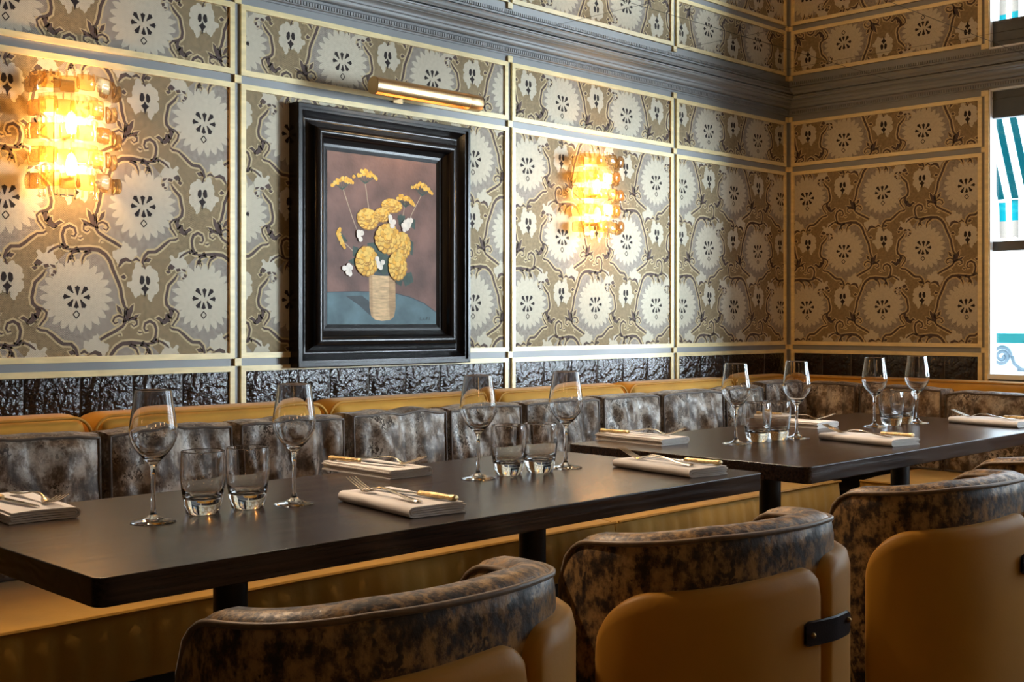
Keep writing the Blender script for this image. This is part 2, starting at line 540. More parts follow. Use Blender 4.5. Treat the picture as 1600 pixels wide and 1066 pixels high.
REP = []                                              # (layer, material index, triangle)
def put(layer, mi, tris):
    for t in tris: REP.append((layer, mi, t))
def line(pts, wpx, outline=True, shift=0):
    pts = zp([(x + shift, y) for x, y in pts])
    wv = [q * S_ for q in wpx] if isinstance(wpx, (list, tuple)) else wpx * S_
    if outline:
        wo = [q + 27 * S_ for q in wv] if isinstance(wv, list) else wv + 27 * S_
        ext = [pts[0]] + pts + [pts[-1]]
        put(2, 2, stroke(pts, wo))
    put(4, 4, stroke(pts, wv))
def jag(pts, amp, seed):
    r_ = random.Random(seed)
    out = []
    n_ = len(pts)
    for i, (x, y) in enumerate(pts):
        x2, y2 = pts[(i + 1) % n_]
        out.append((x, y))
        dx, dy = x2 - x, y2 - y
        l_ = hypot(dx, dy)
        m_ = max(1, int(l_ / 22))
        for k in range(1, m_ + 1):
            f = (k - .4) / (m_ + .2)
            o = amp * (1 if k % 2 else -.6) * r_.uniform(.5, 1.2)
            out.append((x + dx * f - dy / l_ * -o, y + dy * f + dx / l_ * -o))
    return out
def blob(pts, mi=4, layer=4, shift=0, outline=False):
    if mi == 3 and len(pts) < 60: pts = jag(pts, 9, int(pts[0][0]))
    q = zp([(x + shift, y) for x, y in pts])
    if outline:
        cx = sum(p[0] for p in q) / len(q); cz = sum(p[1] for p in q) / len(q)
        o = []
        for x, z in q:
            d = hypot(x - cx, z - cz) or 1
            o.append((x + (x - cx) / d * 11 * S_, z + (z - cz) / d * 11 * S_))
        put(2, 2, polytris(o))
    put(layer, mi, polytris(q))
D = -883
blob([(270, 320), (430, 330), (490, 390), (545, 520), (575, 600), (592, 690), (600, 790), (500, 860), (420, 910), (380, 960), (250, 1000), (210, 940), (140, 930), (70, 870), (0, 830), (55, 790), (60, 720), (-15, 685), (-25, 545), (40, 480), (90, 440), (140, 400), (190, 350)], 1, 1)
# the big flower: a ring of jagged petals
rnd = random.Random(3)
fl = []
NP = 23
for k in range(NP):
    a = 2 * pi * k / NP + 0.06
    rj = 1 + rnd.uniform(-0.045, 0.045)
    up = 1.05 if 0.9 < a < 2.3 else 1.0
    st_ = 2 * pi / NP
    for da, rr in ((0.0, 0.835), (0.10, 0.95), (0.30, 1.02), (0.42, 1.085 * rj), (0.50, 1.03), (0.60, 1.06 * rj), (0.74, 0.98), (0.90, 0.90)):
        fl.append((262 + 228 * up * rr * cos(a + da * st_), 628 - 220 * up * rr * sin(a + da * st_)))
blob(fl, 3, 3)
for px_, py_, ang, ln in ((265, 592, 90, 62), (220, 586, 128, 58), (310, 592, 52, 62), (194, 632, 176, 46), (328, 634, 4, 46), (258, 682, 270, 50), (222, 672, 238, 56), (300, 676, 300, 62)):
    ca, sa = cos(radians(ang)), -sin(radians(ang))
    sh = [(-.5, -3), (-.1, -9), (.2, -15), (.38, -18), (.42, -8), (.55, 0), (.42, 8), (.38, 18), (.2, 15), (-.1, 9), (-.5, 3)]
    blob([(px_ + u * ln * ca - v_ * sa, py_ + u * ln * sa + v_ * ca) for u, v_ in sh], 5, 5)
for k in range(4):
    pt = [(258, 722), (280, 747), (258, 772), (236, 747)]
    p, q = pt[k], pt[(k + 1) % 4]
    put(5, 5, stroke(zp([p, q]), 7 * S_))
# arching branch above the flower, down its right side
line([(150, 306), (190, 325), (235, 328), (290, 322), (345, 320), (410, 325), (455, 352), (488, 395), (508, 450), (540, 520), (562, 570), (570, 625), (588, 690), (602, 705)], [8, 14, 14, 18, 27, 27, 25, 24, 22, 22, 22, 21, 20, 10])
line([(275, 325), (235, 348), (210, 380), (200, 418)], [16, 15, 12, 6])
line([(215, 372), (240, 390), (246, 408)], [12, 9, 5])
line([(355, 332), (312, 362), (297, 395), (296, 424)], [18, 15, 12, 6])
line([(192, 324), (172, 280), (165, 235), (178, 195), (212, 176), (246, 190), (256, 222), (244, 243), (224, 238)], [16, 17, 19, 20, 20, 17, 14, 13, 10])
line([(150, 306), (112, 324), (82, 345), (70, 358)], [10, 16, 14, 8])
# white leaf on the left with its dark sepals
blob([(990, 300), (992, 365), (1022, 398), (1008, 442), (970, 452), (925, 440), (888, 408), (886, 340), (912, 352), (932, 378), (945, 335)], 3, 3, D)
for q in ([(862, 428), (885, 398), (902, 404), (922, 420), (900, 440), (880, 432)], [(850, 450), (875, 440), (890, 455), (868, 468)], [(925, 432), (955, 425), (965, 445), (935, 452)], [(965, 428), (1000, 432), (1005, 452), (985, 448)], [(990, 462), (1012, 470), (1005, 492), (985, 482)], [(975, 488), (995, 490), (990, 505), (972, 500)]):
    blob(q, 4, 4, D, True)
# left vine and its knot
line([(938, 470), (918, 500), (872, 545), (860, 600), (852, 640), (858, 678), (885, 702), (925, 712), (948, 735), (940, 770), (915, 800), (900, 822)], [8, 18, 20, 20, 20, 22, 20, 14, 14, 13, 12, 10], True, D)
for q in ([(878, 706), (900, 712), (908, 735), (898, 760), (876, 772), (862, 750), (880, 735)], [(850, 738), (876, 748), (888, 768), (874, 790), (846, 776)], [(846, 775), (876, 792), (842, 812), (818, 796)], [(774, 772), (800, 758), (832, 780), (826, 806), (800, 784)]):
    blob(q, 4, 4, D, True)
line([(885, 832), (905, 845), (945, 850), (985, 880), (1025, 915), (1055, 935), (1108, 938), (1135, 965), (1150, 1010), (1140, 1025)], [10, 16, 14, 20, 22, 22, 22, 20, 18, 8], True, D)
blob([(1085, 985), (1112, 978), (1135, 1000), (1105, 1008)], 4, 4, D, True)
# tulip at the lower right
for q in ([(532, 682), (560, 700), (575, 740), (560, 735), (540, 722)], [(655, 675), (648, 720), (632, 760), (612, 782), (598, 745), (590, 725), (620, 712), (632, 690)], [(700, 742), (672, 772), (640, 772), (665, 750)]):
    blob(q, 4, 4, 0, True)
line([(604, 705), (600, 760), (598, 795)], [6, 12, 14])
line([(598, 795), (582, 765), (550, 753), (520, 765), (508, 790), (522, 806), (545, 796)], [12, 13, 14, 14, 12, 11, 7])
line([(612, 788), (648, 775), (678, 788), (678, 812), (655, 824), (638, 810)], [10, 12, 13, 12, 10, 6])
line([(600, 792), (575, 825), (520, 858), (465, 885), (418, 912)], [14, 18, 20, 20, 18])
# white leaf below the tulip stem, and its dark crescent
blob([(398, 868), (408, 905), (425, 930), (470, 935), (478, 965), (455, 1012), (425, 1020), (390, 1000), (345, 995), (312, 965), (305, 920), (340, 925), (368, 905)], 3, 3)
line([(345, 1005), (385, 992), (415, 1005), (438, 1045)], [10, 26, 30, 8])
line([(285, 1000), (310, 985), (335, 998)], [10, 20, 12])
# the small flower between
blob([(690, 392), (712, 428), (738, 442), (765, 412), (785, 432), (822, 452), (842, 500), (822, 528), (838, 560), (830, 592), (802, 610), (790, 655), (765, 648), (748, 600), (732, 612), (705, 596), (672, 638), (650, 600), (604, 546), (645, 510), (648, 470), (662, 418)], 3, 3)
for q in ([(706, 484), (724, 486), (733, 512), (728, 534), (712, 546), (697, 532), (700, 505)], [(754, 484), (770, 498), (774, 528), (762, 548), (746, 540), (741, 515), (744, 490)], [(735, 536), (746, 556), (766, 570), (747, 590), (736, 628), (726, 590), (706, 570), (726, 556)]):
    blob(q, 5, 5)
blob([(720, 398), (735, 420), (742, 440), (728, 436)], 4, 4)
blob([(560, 495), (585, 480), (602, 498), (590, 512), (572, 506)], 4, 4, 0, True)
line([(682, 858), (700, 868), (716, 864)], [4, 12, 4])
line([(540, 880), (560, 876), (565, 892)], [4, 8, 4])

def clip_tri(t, x0, x1, z0, z1):
    P = list(t)
    for ax, v, sg in ((0, x0, 1), (0, x1, -1), (1, z0, 1), (1, z1, -1)):
        Q = []
        for i in range(len(P)):
            a, c = P[i - 1], P[i]
            da, dc = (a[ax] - v) * sg, (c[ax] - v) * sg
            if (da >= 0) != (dc >= 0):
                Q.append(a + (c - a) * (da / (da - dc)))
            if dc >= 0: Q.append(c)
        P = Q
        if len(P) < 3: return None
    return P
ROW, PX = 0.2525, 0.379
WP_M = [M['wp_ground'], M['wp_grey'], M['wp_line'], M['wp_flower'], M['wp_dark'], M['wp_black']]
def wallpaper(parent, fr, x0, x1, z0, z1, fx, mir):
    """fx: x of a big flower in the row at z 1.142; mir: +1 when that row arches to the right"""
    b = MB()
    b.add([fr(x, 0.0012, z) for x, z in ((x0, z0), (x1, z0), (x1, z1), (x0, z1))], [(0, 1, 2, 3)], 0)
    for r in range(-2, 6):
        cz = 1.142 + ROW * r
        if cz + 0.2 < z0 or cz - 0.2 > z1: continue
        mr = mir if r % 2 == 0 else -mir
        ox = fx + (PX / 2 if r % 2 else 0)
        k0 = int((x0 - ox) / PX) - 2
        for k in range(k0, k0 + int((x1 - x0) / PX) + 5):
            cx = ox + k * PX
            if cx + 0.34 < x0 or cx - 0.34 > x1: continue
            for ly, mi, t in REP:
                tt = [Vector((cx + p.x * mr, cz + p.y)) for p in t]
                if max(p.x for p in tt) < x0 or min(p.x for p in tt) > x1 or max(p.y for p in tt) < z0 or min(p.y for p in tt) > z1: continue
                P = clip_tri(tt, x0, x1, z0, z1)
                if P:
                    b.add([fr(p.x, 0.0012 + 0.00022 * ly, p.y) for p in P], [tuple(range(len(P)))], mi)
    me = bpy.data.meshes.new('wallpaper_panel')
    me.from_pydata(b.v, [], b.f)
    for m_ in WP_M: me.materials.append(m_)
    me.polygons.foreach_set('material_index', b.m)
    o = bpy.data.objects.new('wallpaper_panel', me)
    COL.objects.link(o)
    o.parent = parent
    return o

BW, BD = 0.0162, 0.0085
def beads(parent, fr, x0, x1, z0, z1, sides='ltrb'):
    """four mitred cream strips round a panel; x0..z1 are the outer edges"""
    X0, X1, Z0, Z1 = x0 + BW, x1 - BW, z0 + BW, z1 - BW
    quads = {'l': [(x0, z0), (X0, Z0), (X0, Z1), (x0, z1)], 'r': [(X1, Z0), (x1, z0), (x1, z1), (X1, Z1)],
             'b': [(x0, z0), (x1, z0), (X1, Z0), (X0, Z0)], 't': [(X0, Z1), (X1, Z1), (x1, z1), (x0, z1)]}
    for s_ in sides:
        q = quads[s_]
        b = MB()
        b.add([fr(x, 0, z) for x, z in q] + [fr(x, BD, z) for x, z in q], [(3, 2, 1, 0), (4, 5, 6, 7)] + [(i, (i + 1) % 4, 4 + (i + 1) % 4, 4 + i) for i in range(4)])
        b.build('bead', M['cream'], parent)

FL = lambda x, d, z: (x, -d, z)          # left wall: x along, d off the wall
FR = lambda y, d, z: (-d, y, z)          # right wall: y along
ROWS = ((0.971, 1.780), (1.805, 2.015))
COLS = ((-5.212, -4.099, -4.22, 1), (-4.078, -2.991, -3.468, 1), (-2.970, -1.862, -2.787, 1), (-1.842, -0.890, -1.379, -1), (-0.868, -0.024, -0.445, 1))
# dark glazed tiles: a few bumpy variants shared by all
tile_me = []
for vi in range(6):
    b = MB()
    n = 7
    P = []
    for i in range(n):
        row = []
        for j in range(n):
            u, v_ = i / (n - 1) * 2 - 1, j / (n - 1) * 2 - 1
            e = max(abs(u), abs(v_))
            d = 0.006 + 0.0022 * noise.noise(Vector((u * 1.4 + vi * 7, v_ * 1.4, vi * 3.1))) - (0.004 if e > 0.99 else 0)
            row.append((u * 0.0765, -d, v_ * 0.075))
        P.append(row)
    b.grid(P, flip=True)
    o0 = len(b.v)
    border = [P[i][0] for i in range(n)] + [P[n - 1][j] for j in range(1, n)] + [P[i][n - 1] for i in range(n - 2, -1, -1)] + [P[0][j] for j in range(n - 2, 0, -1)]
    nb = len(border)
    b.add(border + [(p[0], 0, p[2]) for p in border], [(i, (i + 1) % nb, nb + (i + 1) % nb, nb + i) for i in range(nb)])
    tile_me.append(b.mesh('tile', M['tile'], True))
def tiles(parent, fr, x0, x1, rz, off=0.0):
    n = max(1, round((x1 - x0) / 0.156))
    pw = (x1 - x0) / n
    g = MB(); g.box(fr(x0, 0.0, 0.77), fr(x1, 0.0015, 0.934)); g.build('grout_bed', M['grout'], parent)
    for k in range(n):
        p = fr(x0 + (k + .5) * pw, 0.0012, 0.8585)
        inst(random.choice(tile_me), 'tile', parent, p, (random.uniform(-.012, .012), 0, rz + random.uniform(-.016, .016)), ((pw - 0.004) / 0.153, 1, 0.98))
for (x0, x1, fx, mr) in COLS:
    for (z0, z1) in ROWS:
        beads(wall_left, FL, x0, x1, z0, z1)
        wallpaper(wall_left, FL, x0 + BW, x1 - BW, z0 + BW, z1 - BW, fx, mr)
    beads(wall_left, FL, x0, x1, 0.70, 0.949, 'ltr')
    tiles(wall_left, FL, x0 + BW, x1 - BW, 0)
EY0, EY1 = -0.929, -0.021
for (z0, z1) in ROWS:
    beads(wall_right, FR, EY0, EY1, z0, z1)
    wallpaper(wall_right, lambda y, d, z: (-d, -y, z), -EY1 + BW, -EY0 - BW, z0 + BW, z1 - BW, 0.482, -1)
beads(wall_right, FR, EY0, EY1, 0.70, 0.949, 'ltr')
tiles(wall_right, FR, EY0 + BW, EY1 - BW, -pi / 2)
b = MB(); b.box((-BD, -0.958, 0.70), (0, -0.942, 2.036)); b.build('bead', M['cream'], wall_right)
# small square blocks where the rails cross the stiles
bl = MB(); bl.box((-0.0112, -0.009, -0.0112), (0.0112, 0, 0.0112)); block_me = bl.mesh('corner_block', M['cream'])
for zc in (0.960, 1.7925, 2.0255):
    for xc in (-4.0885, -2.9805, -1.852, -0.879):
        inst(block_me, 'corner_block', wall_left, (xc, 0, zc))
    inst(block_me, 'corner_block', wall_left, (-0.011, 0, zc))
    inst(block_me, 'corner_block', wall_right, (0, -0.0195, zc), (0, 0, -pi / 2), (.75, 1, 1))
    inst(block_me, 'corner_block', wall_right, (0, -0.9355, zc), (0, 0, -pi / 2), (.75, 1, 1))

# ------------------------------------------------------------------ windows
for i, (y0, y1) in enumerate(WINS):
    b = MB()
    t = 0.006
    b.box((-0.004, y0, WZ0), (0.052, y0 - t, WZ1)); b.box((-0.004, y1 + t, WZ0), (0.052, y1, WZ1))
    b.box((-0.004, y0, WZ1 - 0.008), (0.052, y1, WZ1)); b.box((-0.02, y0, WZ0 - 0.004), (0.07, y1, WZ0 + 0.016))
    win = struct(b, 'window_%d' % (i + 1), M['white_paint'])
    f = MB(); f.box((0.022, y0 - t, 1.371), (0.050, y1 + t, 1.411)); f.build('transom', M['dark_frame'], win)
    f = MB()
    f.box((0.020, y0 - t, 1.921), (0.052, y1 + t, 2.033))
    f.box((0.016, y0 - t, 1.925), (0.02, y1 + t, 1.932)); f.box((0.016, y0 - t, 2.0), (0.02, y1 + t, 2.008))
    f.build('blind_box', M['dark_frame'], win)
    f = MB(); f.box((0.024, (y0 + y1) / 2 - 0.02, WZ0), (0.048, (y0 + y1) / 2 + 0.02, 1.921)); f.build('mullion', M['white_paint'], win)
    for a, c in ((WZ0 + 0.016, 1.371), (1.411, 1.921)):
        for p, q in ((y0 - t, (y0 + y1) / 2 + 0.02), ((y0 + y1) / 2 - 0.02, y1 + t)):
            f = MB(); f.box((0.034, p, a), (0.038, q, c)); f.build('pane', M['pane'], win)

# ------------------------------------------------------------------ street side: striped awning, balcony rail, pavement
def striped(name, second):
  m, n, L, bs = nt(name)
  tc = n.new('ShaderNodeTexCoord'); sp = n.new('ShaderNodeSeparateXYZ'); L.new(tc.outputs['Object'], sp.inputs[0])
  md = n.new('ShaderNodeMath'); md.operation = 'PINGPONG'; md.inputs[1].default_value = 0.036
  L.new(sp.outputs['Y'], md.inputs[0])
  gt = n.new('ShaderNodeMath'); gt.operation = 'GREATER_THAN'; gt.inputs[1].default_value = 0.0185
  L.new(md.outputs[0], gt.inputs[0])
  mx = n.new('ShaderNodeMix'); mx.data_type = 'RGBA'
  mx.inputs[6].default_value = (0.86, 0.86, 0.87, 1); mx.inputs[7].default_value = (*second, 1)
  L.new(gt.outputs[0], mx.inputs[0])
  df = n.new('ShaderNodeBsdfDiffuse'); tl = n.new('ShaderNodeBsdfTranslucent'); ms = n.new('ShaderNodeMixShader')
  ms.inputs[0].default_value = 0.55
  L.new(mx.outputs[2], df.inputs[0]); L.new(mx.outputs[2], tl.inputs[0])
  L.new(df.outputs[0], ms.inputs[1]); L.new(tl.outputs[0], ms.inputs[2]); L.new(ms.outputs[0], n['Material Output'].inputs['Surface'])
  return m
M['awning'] = striped('striped_awning_cloth', (0.003, 0.105, 0.125))
M['fringe'] = striped('sheer_striped_fringe', (0.155, 0.135, 0.115))
aw = thing('awning', 'teal and white striped awning hanging outside the window', 'awning', (1.2, -0.83, 1.697))
b = MB()
def aw_y(i): return 0.45 - i * 0.49
NA = 5
b.grid([[(-1.05, aw_y(i), 1.94), (-0.5, aw_y(i), 0.92), (0, aw_y(i), 0)] for i in range(NA)])
b.grid([[(-1.05, aw_y(i), 1.944), (-0.5, aw_y(i), 0.924), (0, aw_y(i), 0.004)] for i in range(NA)], flip=True)
b.build('canopy', M['awning'], aw)
b = MB()
vp = []
for i in range(120):
    y = 0.45 - i * 1.96 / 119
    vp.append([(0.0 + 0.012 * sin(y * 44), y, 0.0), (0.003 + 0.015 * sin(y * 44), y, -0.05), (0.005 + 0.016 * sin(y * 44), y, -0.105), (0.008 + 0.02 * sin(y * 44), y, -0.195 - 0.008 * cos(y * 87))])
b.grid([r[:3] for r in vp])
b.build('valance', M['awning'], aw, True)
b = MB(); b.grid([r[2:] for r in vp]); b.build('fringe', M['fringe'], aw, True)
b = MB(); b.tube([(0.01, 0.45, 0.005), (0.01, -1.51, 0.005)], 0.014, 8); b.build('front_bar', M['white_paint'], aw)
rl = thing('balcony_railing', 'white scrolled ironwork railing with teal top rail outside the window', 'railing', (0.36, -0.2, 0.0))
b = MB(); b.box((-0.02, 0.3, 0.985), (0.02, -5.0, 1.027)); b.build('top_rail', M['teal'], rl)
b = MB(); b.box((-0.012, 0.3, 0.846), (0.012, -5.0, 0.862)); b.box((-0.012, 0.3, 0.40), (0.012, -5.0, 0.415)); b.build('bottom_rail', M['white_paint'], rl)
sc = []
for k in range(40):
    a = k / 39 * 4.2 * pi
    r = 0.045 * (1 - k / 46)
    sc.append((0, r * cos(a), r * sin(a)))
sb = MB(); sb.tube(sc + [], 0.0085, 5); sb.tube([(0, 0.045, 0), (0, 0.055, -0.03), (0, 0.085, -0.055), (0, 0.12, -0.06)], 0.010, 5)
sb.tube([(0, -0.05, -0.06), (0, -0.065, -0.03), (0, -0.06, 0.03), (0, -0.04, 0.06)], [0.006, 0.010, 0.008, 0.004], 5)
scroll_me = sb.mesh('scroll', M['iron_white'], True)
for k in range(26):
    inst(scroll_me, 'scroll', rl, (0, 0.1 - k * 0.19, 0.925), (0, 0, 0 if k % 2 else pi))
b = MB(); b.box((0.45, -40, -3.8), (14, 40, -3.6)); tag(b.build('pavement', M['pavement']), kind='structure')
kk = thing('street_house', 'grey-blue hipped roof of a low house across the street', 'house', (9.0, 3.3, -3.6))
b = MB(); b.box((-1.2, -1.3, 0), (1.2, 1.7, 4.23)); b.build('body', M['white_paint'], kk)
b = MB()
b.add([(-1.4, -1.5, 4.23), (1.4, -1.5, 4.23), (1.4, 1.9, 4.23), (-1.4, 1.9, 4.23), (0, -0.4, 4.73), (0, 1.5, 4.73)], [(0, 1, 4), (1, 2, 5, 4), (2, 3, 5), (3, 0, 4, 5), (3, 2, 1, 0)])
b.build('roof', M['slate'], kk)

# ------------------------------------------------------------------ banquettes
def pad(mb, w_, h_, t_, r, fr, n=16, crown=0.008):
    """upholstered pad with rounded upper corners; fr maps (x across, z up, d forward)"""
    cols = []
    for i in range(n * 2 + 1):
        x = (0.5 - 0.5 * cos(pi * i / (2 * n))) * w_
        dx = min(x, w_ - x)
        drop = r - sqrt(max(0, r * r - (r - dx) ** 2)) if dx < r else 0
        ex = min(1, dx / 0.03)
        row = [fr(x, 0, 0)]
        top = h_ - drop
        prof = [(0, 0.75), (0.08, 1), (0.5, 1.02), (0.8, 1), (0.93, 0.97), (0.98, 0.85), (1.0, 0.55), (1.0, 0.25), (0.985, 0.0)]
        for a, d in prof:
            row.append(fr(x, top * a, t_ * d * (0.55 + 0.45 * sqrt(ex)) + crown * (1 - (2 * x / w_ - 1) ** 4) * (d > .9)))
        cols.append(row)
    mb.grid(cols)
def top_pipe(w_, h_, r, fr, d, rad=0.0045):
    pts = [fr(0.004, 0.02, d), fr(0.004, h_ - r, d)]
    for k in range(1, 8):
        a = pi - k * pi / 16
        pts.append(fr(r + r * cos(a) + 0.002, h_ - r + r * sin(a), d))
    pts.append(fr(r, h_, d)); pts.append(fr(w_ / 2, h_, d)); pts.append(fr(w_ - r, h_, d))
    for k in range(1, 8):
        a = pi / 2 - k * pi / 16
        pts.append(fr(w_ - r + r * cos(a) - 0.002, h_ - r + r * sin(a), d))
    pts += [fr(w_ - 0.004, h_ - r, d), fr(w_ - 0.004, 0.02, d)]
    b = MB(); b.tube(pts, rad, 6)
    return b
SEAT = 0.47
def seat_block(parent, x0, x1, fr, rnd_):
    """box seat cushion: flat top, gathered front face with a piped upper edge. fr(x, d, z)"""
    n = 60
    P = []
    for i in range(n + 1):
        x = x0 + (x1 - x0) * i / n
        e = min(1, min(x - x0, x1 - x) / 0.03)
        pl = 0.006 * sin(x * 95 + 3 * noise.noise(Vector((x * 6, rnd_, 0))))
        z1 = SEAT + 0.006 * (1 - e) * -1
        row = [fr(x, 0.10, z1 + 0.004), fr(x, 0.30, z1 + 0.010), fr(x, 0.55, z1 + 0.010), fr(x, 0.68, z1 + 0.004 + pl * .3), fr(x, 0.716 - .01 * (1 - e), z1)]
        row += [fr(x, 0.722 + pl - .015 * (1 - e), z1 - 0.03), fr(x, 0.728 + pl - .015 * (1 - e), z1 - 0.08), fr(x, 0.716 + pl * .6 - .01 * (1 - e), z1 - 0.145), fr(x, 0.69, z1 - 0.155), fr(x, 0.10, z1 - 0.155)]
        P.append(row)
    b = MB(); b.grid(P, closed_v=True)
    for rr, rev in ((P[0], False), (P[-1], True)):
        o0 = len(b.v); b.v += rr
        f = tuple(o0 + k for k in range(len(rr))); b.f.append(f); b.m.append(0)
    s_ = b.build('seat_cushion', M['mustard'], parent, True, 50)
    p = MB(); p.tube([fr(x0 + .005, 0.717, SEAT - .001)] + [fr(x0 + (x1 - x0) * k / 8, 0.719, SEAT + 0.001) for k in range(1, 8)] + [fr(x1 - .005, 0.717, SEAT - .001)], 0.005, 6)
    p.build('piping', M['mustard_pipe'], s_)
bq = thing('banquette', 'long mustard velvet banquette with piped seat under the framed picture', 'banquette', (0, 0, 0))
b = MB(); b.box((-6.2, -0.012, 0.0), (-0.012, -0.64, SEAT - 0.156)); b.build('plinth', M['base_dark'], bq)
for x0, x1 in ((-6.10, -4.766), (-4.762, -3.434), (-3.43, -2.102), (-2.098, -0.772)):
    seat_block(bq, x0, x1, FL, x0)
BJ = [-6.34, -5.625, -4.91, -4.195, -3.485, -2.745, -2.04, -1.335, -0.63, -0.145]
for x0, x1 in zip(BJ[:-1], BJ[1:]):
    fr = lambda x, z, d, a=x0: (a + 0.002 + x, -0.012 - d, SEAT - 0.02 + z)
    b = MB(); pad(b, x1 - x0 - 0.004, 0.392, 0.125, 0.05, fr)
    bk = b.build('back_cushion', M['mustard'], bq, True, 60)
    top_pipe(x1 - x0 - 0.004, 0.385, 0.05, fr, 0.118).build('piping', M['mustard_pipe'], bk, True)
bq2 = thing('banquette', 'short mustard velvet banquette under the window, round the corner', 'banquette', (0, 0, 0))
b = MB(); b.box((-0.012, -0.65, 0.0), (-0.64, -5.0, SEAT - 0.156)); b.build('plinth', M['base_dark'], bq2)
for y0, y1 in ((0.76, 2.10), (2.104, 3.43), (3.434, 4.76)):
    seat_block(bq2, y0, y1, lambda x, d, z: (-d, -x, z), y0)
for y0, y1 in ((0.02, 1.50), (1.504, 3.0), (3.004, 4.5)):
    fr = lambda x, z, d, a=y0: (-0.012 - d, -(a + x), SEAT - 0.02 + z)
    b = MB(); pad(b, y1 - y0 - 0.004, 0.386, 0.125, 0.03, fr)
    bk = b.build('back_cushion', M['mustard'], bq2, True, 60)
    top_pipe(y1 - y0 - 0.004, 0.380, 0.03, fr, 0.118).build('piping', M['mustard_pipe'], bk, True)

# ------------------------------------------------------------------ scatter cushions
def cushion(name, label, w_, h_, loc, rz, lean, seed, group):
    t = thing(name, label, 'cushion', loc, rz, group)
    n = 30
    T = 0.110
    def pos(u, v_, side):
        q = (1 - u ** 6) * (1 - v_ ** 6)
        x = u * w_ / 2 * (1 - 0.025 * (1 - v_ * v_) * 0)
        z = h_ / 2 + v_ * h_ / 2
        sx = 1 - 0.035 * (abs(v_) ** 3) * (abs(u) > .8)
        wr = 0.027 * noise.noise(Vector((u * 2.6 + seed * 9, v_ * 0.8 + seed, 1.3))) + 0.013 * noise.noise(Vector((u * 6 + seed * 5 + v_ * 1.2, v_ * 1.6, 8.3)))
        rad = 0.014 * noise.noise(Vector((atan2(v_, u) * 2.2, seed * 3.3, hypot(u, v_)))) * min(1, hypot(u, v_) * 1.1)
        d = (T / 2 + (0.020 * q + (wr + rad) * min(1, q * 1.4)) * (1 if side > 0 else .6)) * side
        y = -d
        z -= 0.010 * abs(u) ** 2 * (v_ > 0) * v_ * (0.6 + 0.5 * noise.noise(Vector((u * 2, seed * 4, 0))))
        z += 0.008 * noise.noise(Vector((u * 2.3 + seed * 4, 5.0, 0))) * max(0, v_)
        yy = y * cos(lean) + z * sin(lean)
        zz = z * cos(lean) - y * sin(lean)
        return (x, yy, zz)
    us = [-cos(pi * i / (n - 1)) * 0.0 + (-1 + 2 * i / (n - 1)) for i in range(n)]
    b = MB()
    F_ = [[pos(u, v_, 1) for v_ in us] for u in us]
    B_ = [[pos(u, v_, -1) for v_ in us] for u in us]
    b.grid(F_); b.grid(B_, flip=True)
    ring = [(i, 0) for i in range(n)] + [(n - 1, j) for j in range(1, n)] + [(i, n - 1) for i in range(n - 2, -1, -1)] + [(0, j) for j in range(n - 2, 0, -1)]
    fr_, bk_ = [F_[i][j] for i, j in ring], [B_[i][j] for i, j in ring]
    levels = []
    for f in (0, .12, .3, .5, .7, .88, 1):
        bulge = 0.020 * sqrt(max(0, 1 - (2 * f - 1) ** 2)) if 0 < f < 1 else 0
        levels.append([tuple(Vector(p) * (1 - f) + Vector(q) * f + Vector((us[i] * bulge * .5, 0, us[j] * bulge * (.55 if us[j] > 0 else .4)))) for p, q, (i, j) in zip(fr_, bk_, ring)])
    b.grid(levels, closed_v=True)
    bo = b.build('cover', M['velvet'], t, True, 55)
    p = MB(); p.tube([(q[0] * 1.006, q[1] - 0.001, q[2]) for q in fr_], 0.0045, 5, closed=True)
    p.tube([(q[0] * 1.006, q[1] + 0.001, q[2]) for q in bk_], 0.0045, 5, closed=True)
    p.build('piping', M['velvet_pipe'], t, True)
    return t
CG = 'velvet cushions along the banquettes'
CL = [(-3.90, -3.538, 'leftmost of the patterned velvet cushions, at the left edge of the bench'),
      (-3.513, -3.170, 'crumpled velvet cushion behind the nearest wine glass'),
      (-3.139, -2.801, 'velvet cushion behind the second wine glass from the left'),
      (-2.764, -2.406, 'square velvet cushion right below the black picture frame'),
      (-2.390, -2.070, 'velvet cushion behind the third wine glass from the left'),
      (-2.040, -1.682, 'velvet cushion behind the fourth wine glass from the left'),
      (-1.658, -1.331, 'silvery velvet cushion behind the napkin at the far table\'s back left corner'),
      (-1.304, -0.923, 'pale silvery velvet cushion just left of the fifth wine glass'),
      (-0.901, -0.640, 'velvet cushion half hidden by the tumblers at the left of the far table')]
for i, (x0, x1, lb) in enumerate(CL):
    cushion('velvet_cushion', lb, x1 - x0 - .008, 0.320, ((x0 + x1) / 2, -0.232, SEAT + 0.013), random.uniform(-.03, .03), 0.03, i + 1.37, CG)
cushion('velvet_cushion', 'velvet cushion in the corner behind the sixth wine glass', 0.285, 0.335, (-0.462, -0.235, SEAT + 0.013), -0.05, 0.03, 11.3, CG)
cushion('velvet_cushion', 'velvet cushion at the corner end of the bench on the right wall', 0.235, 0.325, (-0.225, -0.372, SEAT + 0.013), -pi / 2 + 0.05, 0.03, 13.9, CG)
cushion('velvet_cushion', 'brown velvet cushion behind the two rightmost wine glasses', 0.35, 0.322, (-0.232, -0.705, SEAT + 0.013), -pi / 2, 0.03, 15.1, CG)
cushion('velvet_cushion', 'brown velvet cushion below the window, behind the napkin at the right edge', 0.35, 0.310, (-0.235, -1.080, SEAT + 0.013), -pi / 2 - 0.03, 0.03, 17.7, CG)
cushion('velvet_cushion', 'brown velvet cushion farthest along the window bench, cut by the right edge', 0.38, 0.305, (-0.237, -1.468, SEAT + 0.013), -pi / 2 + 0.02, 0.03, 19.2, CG)

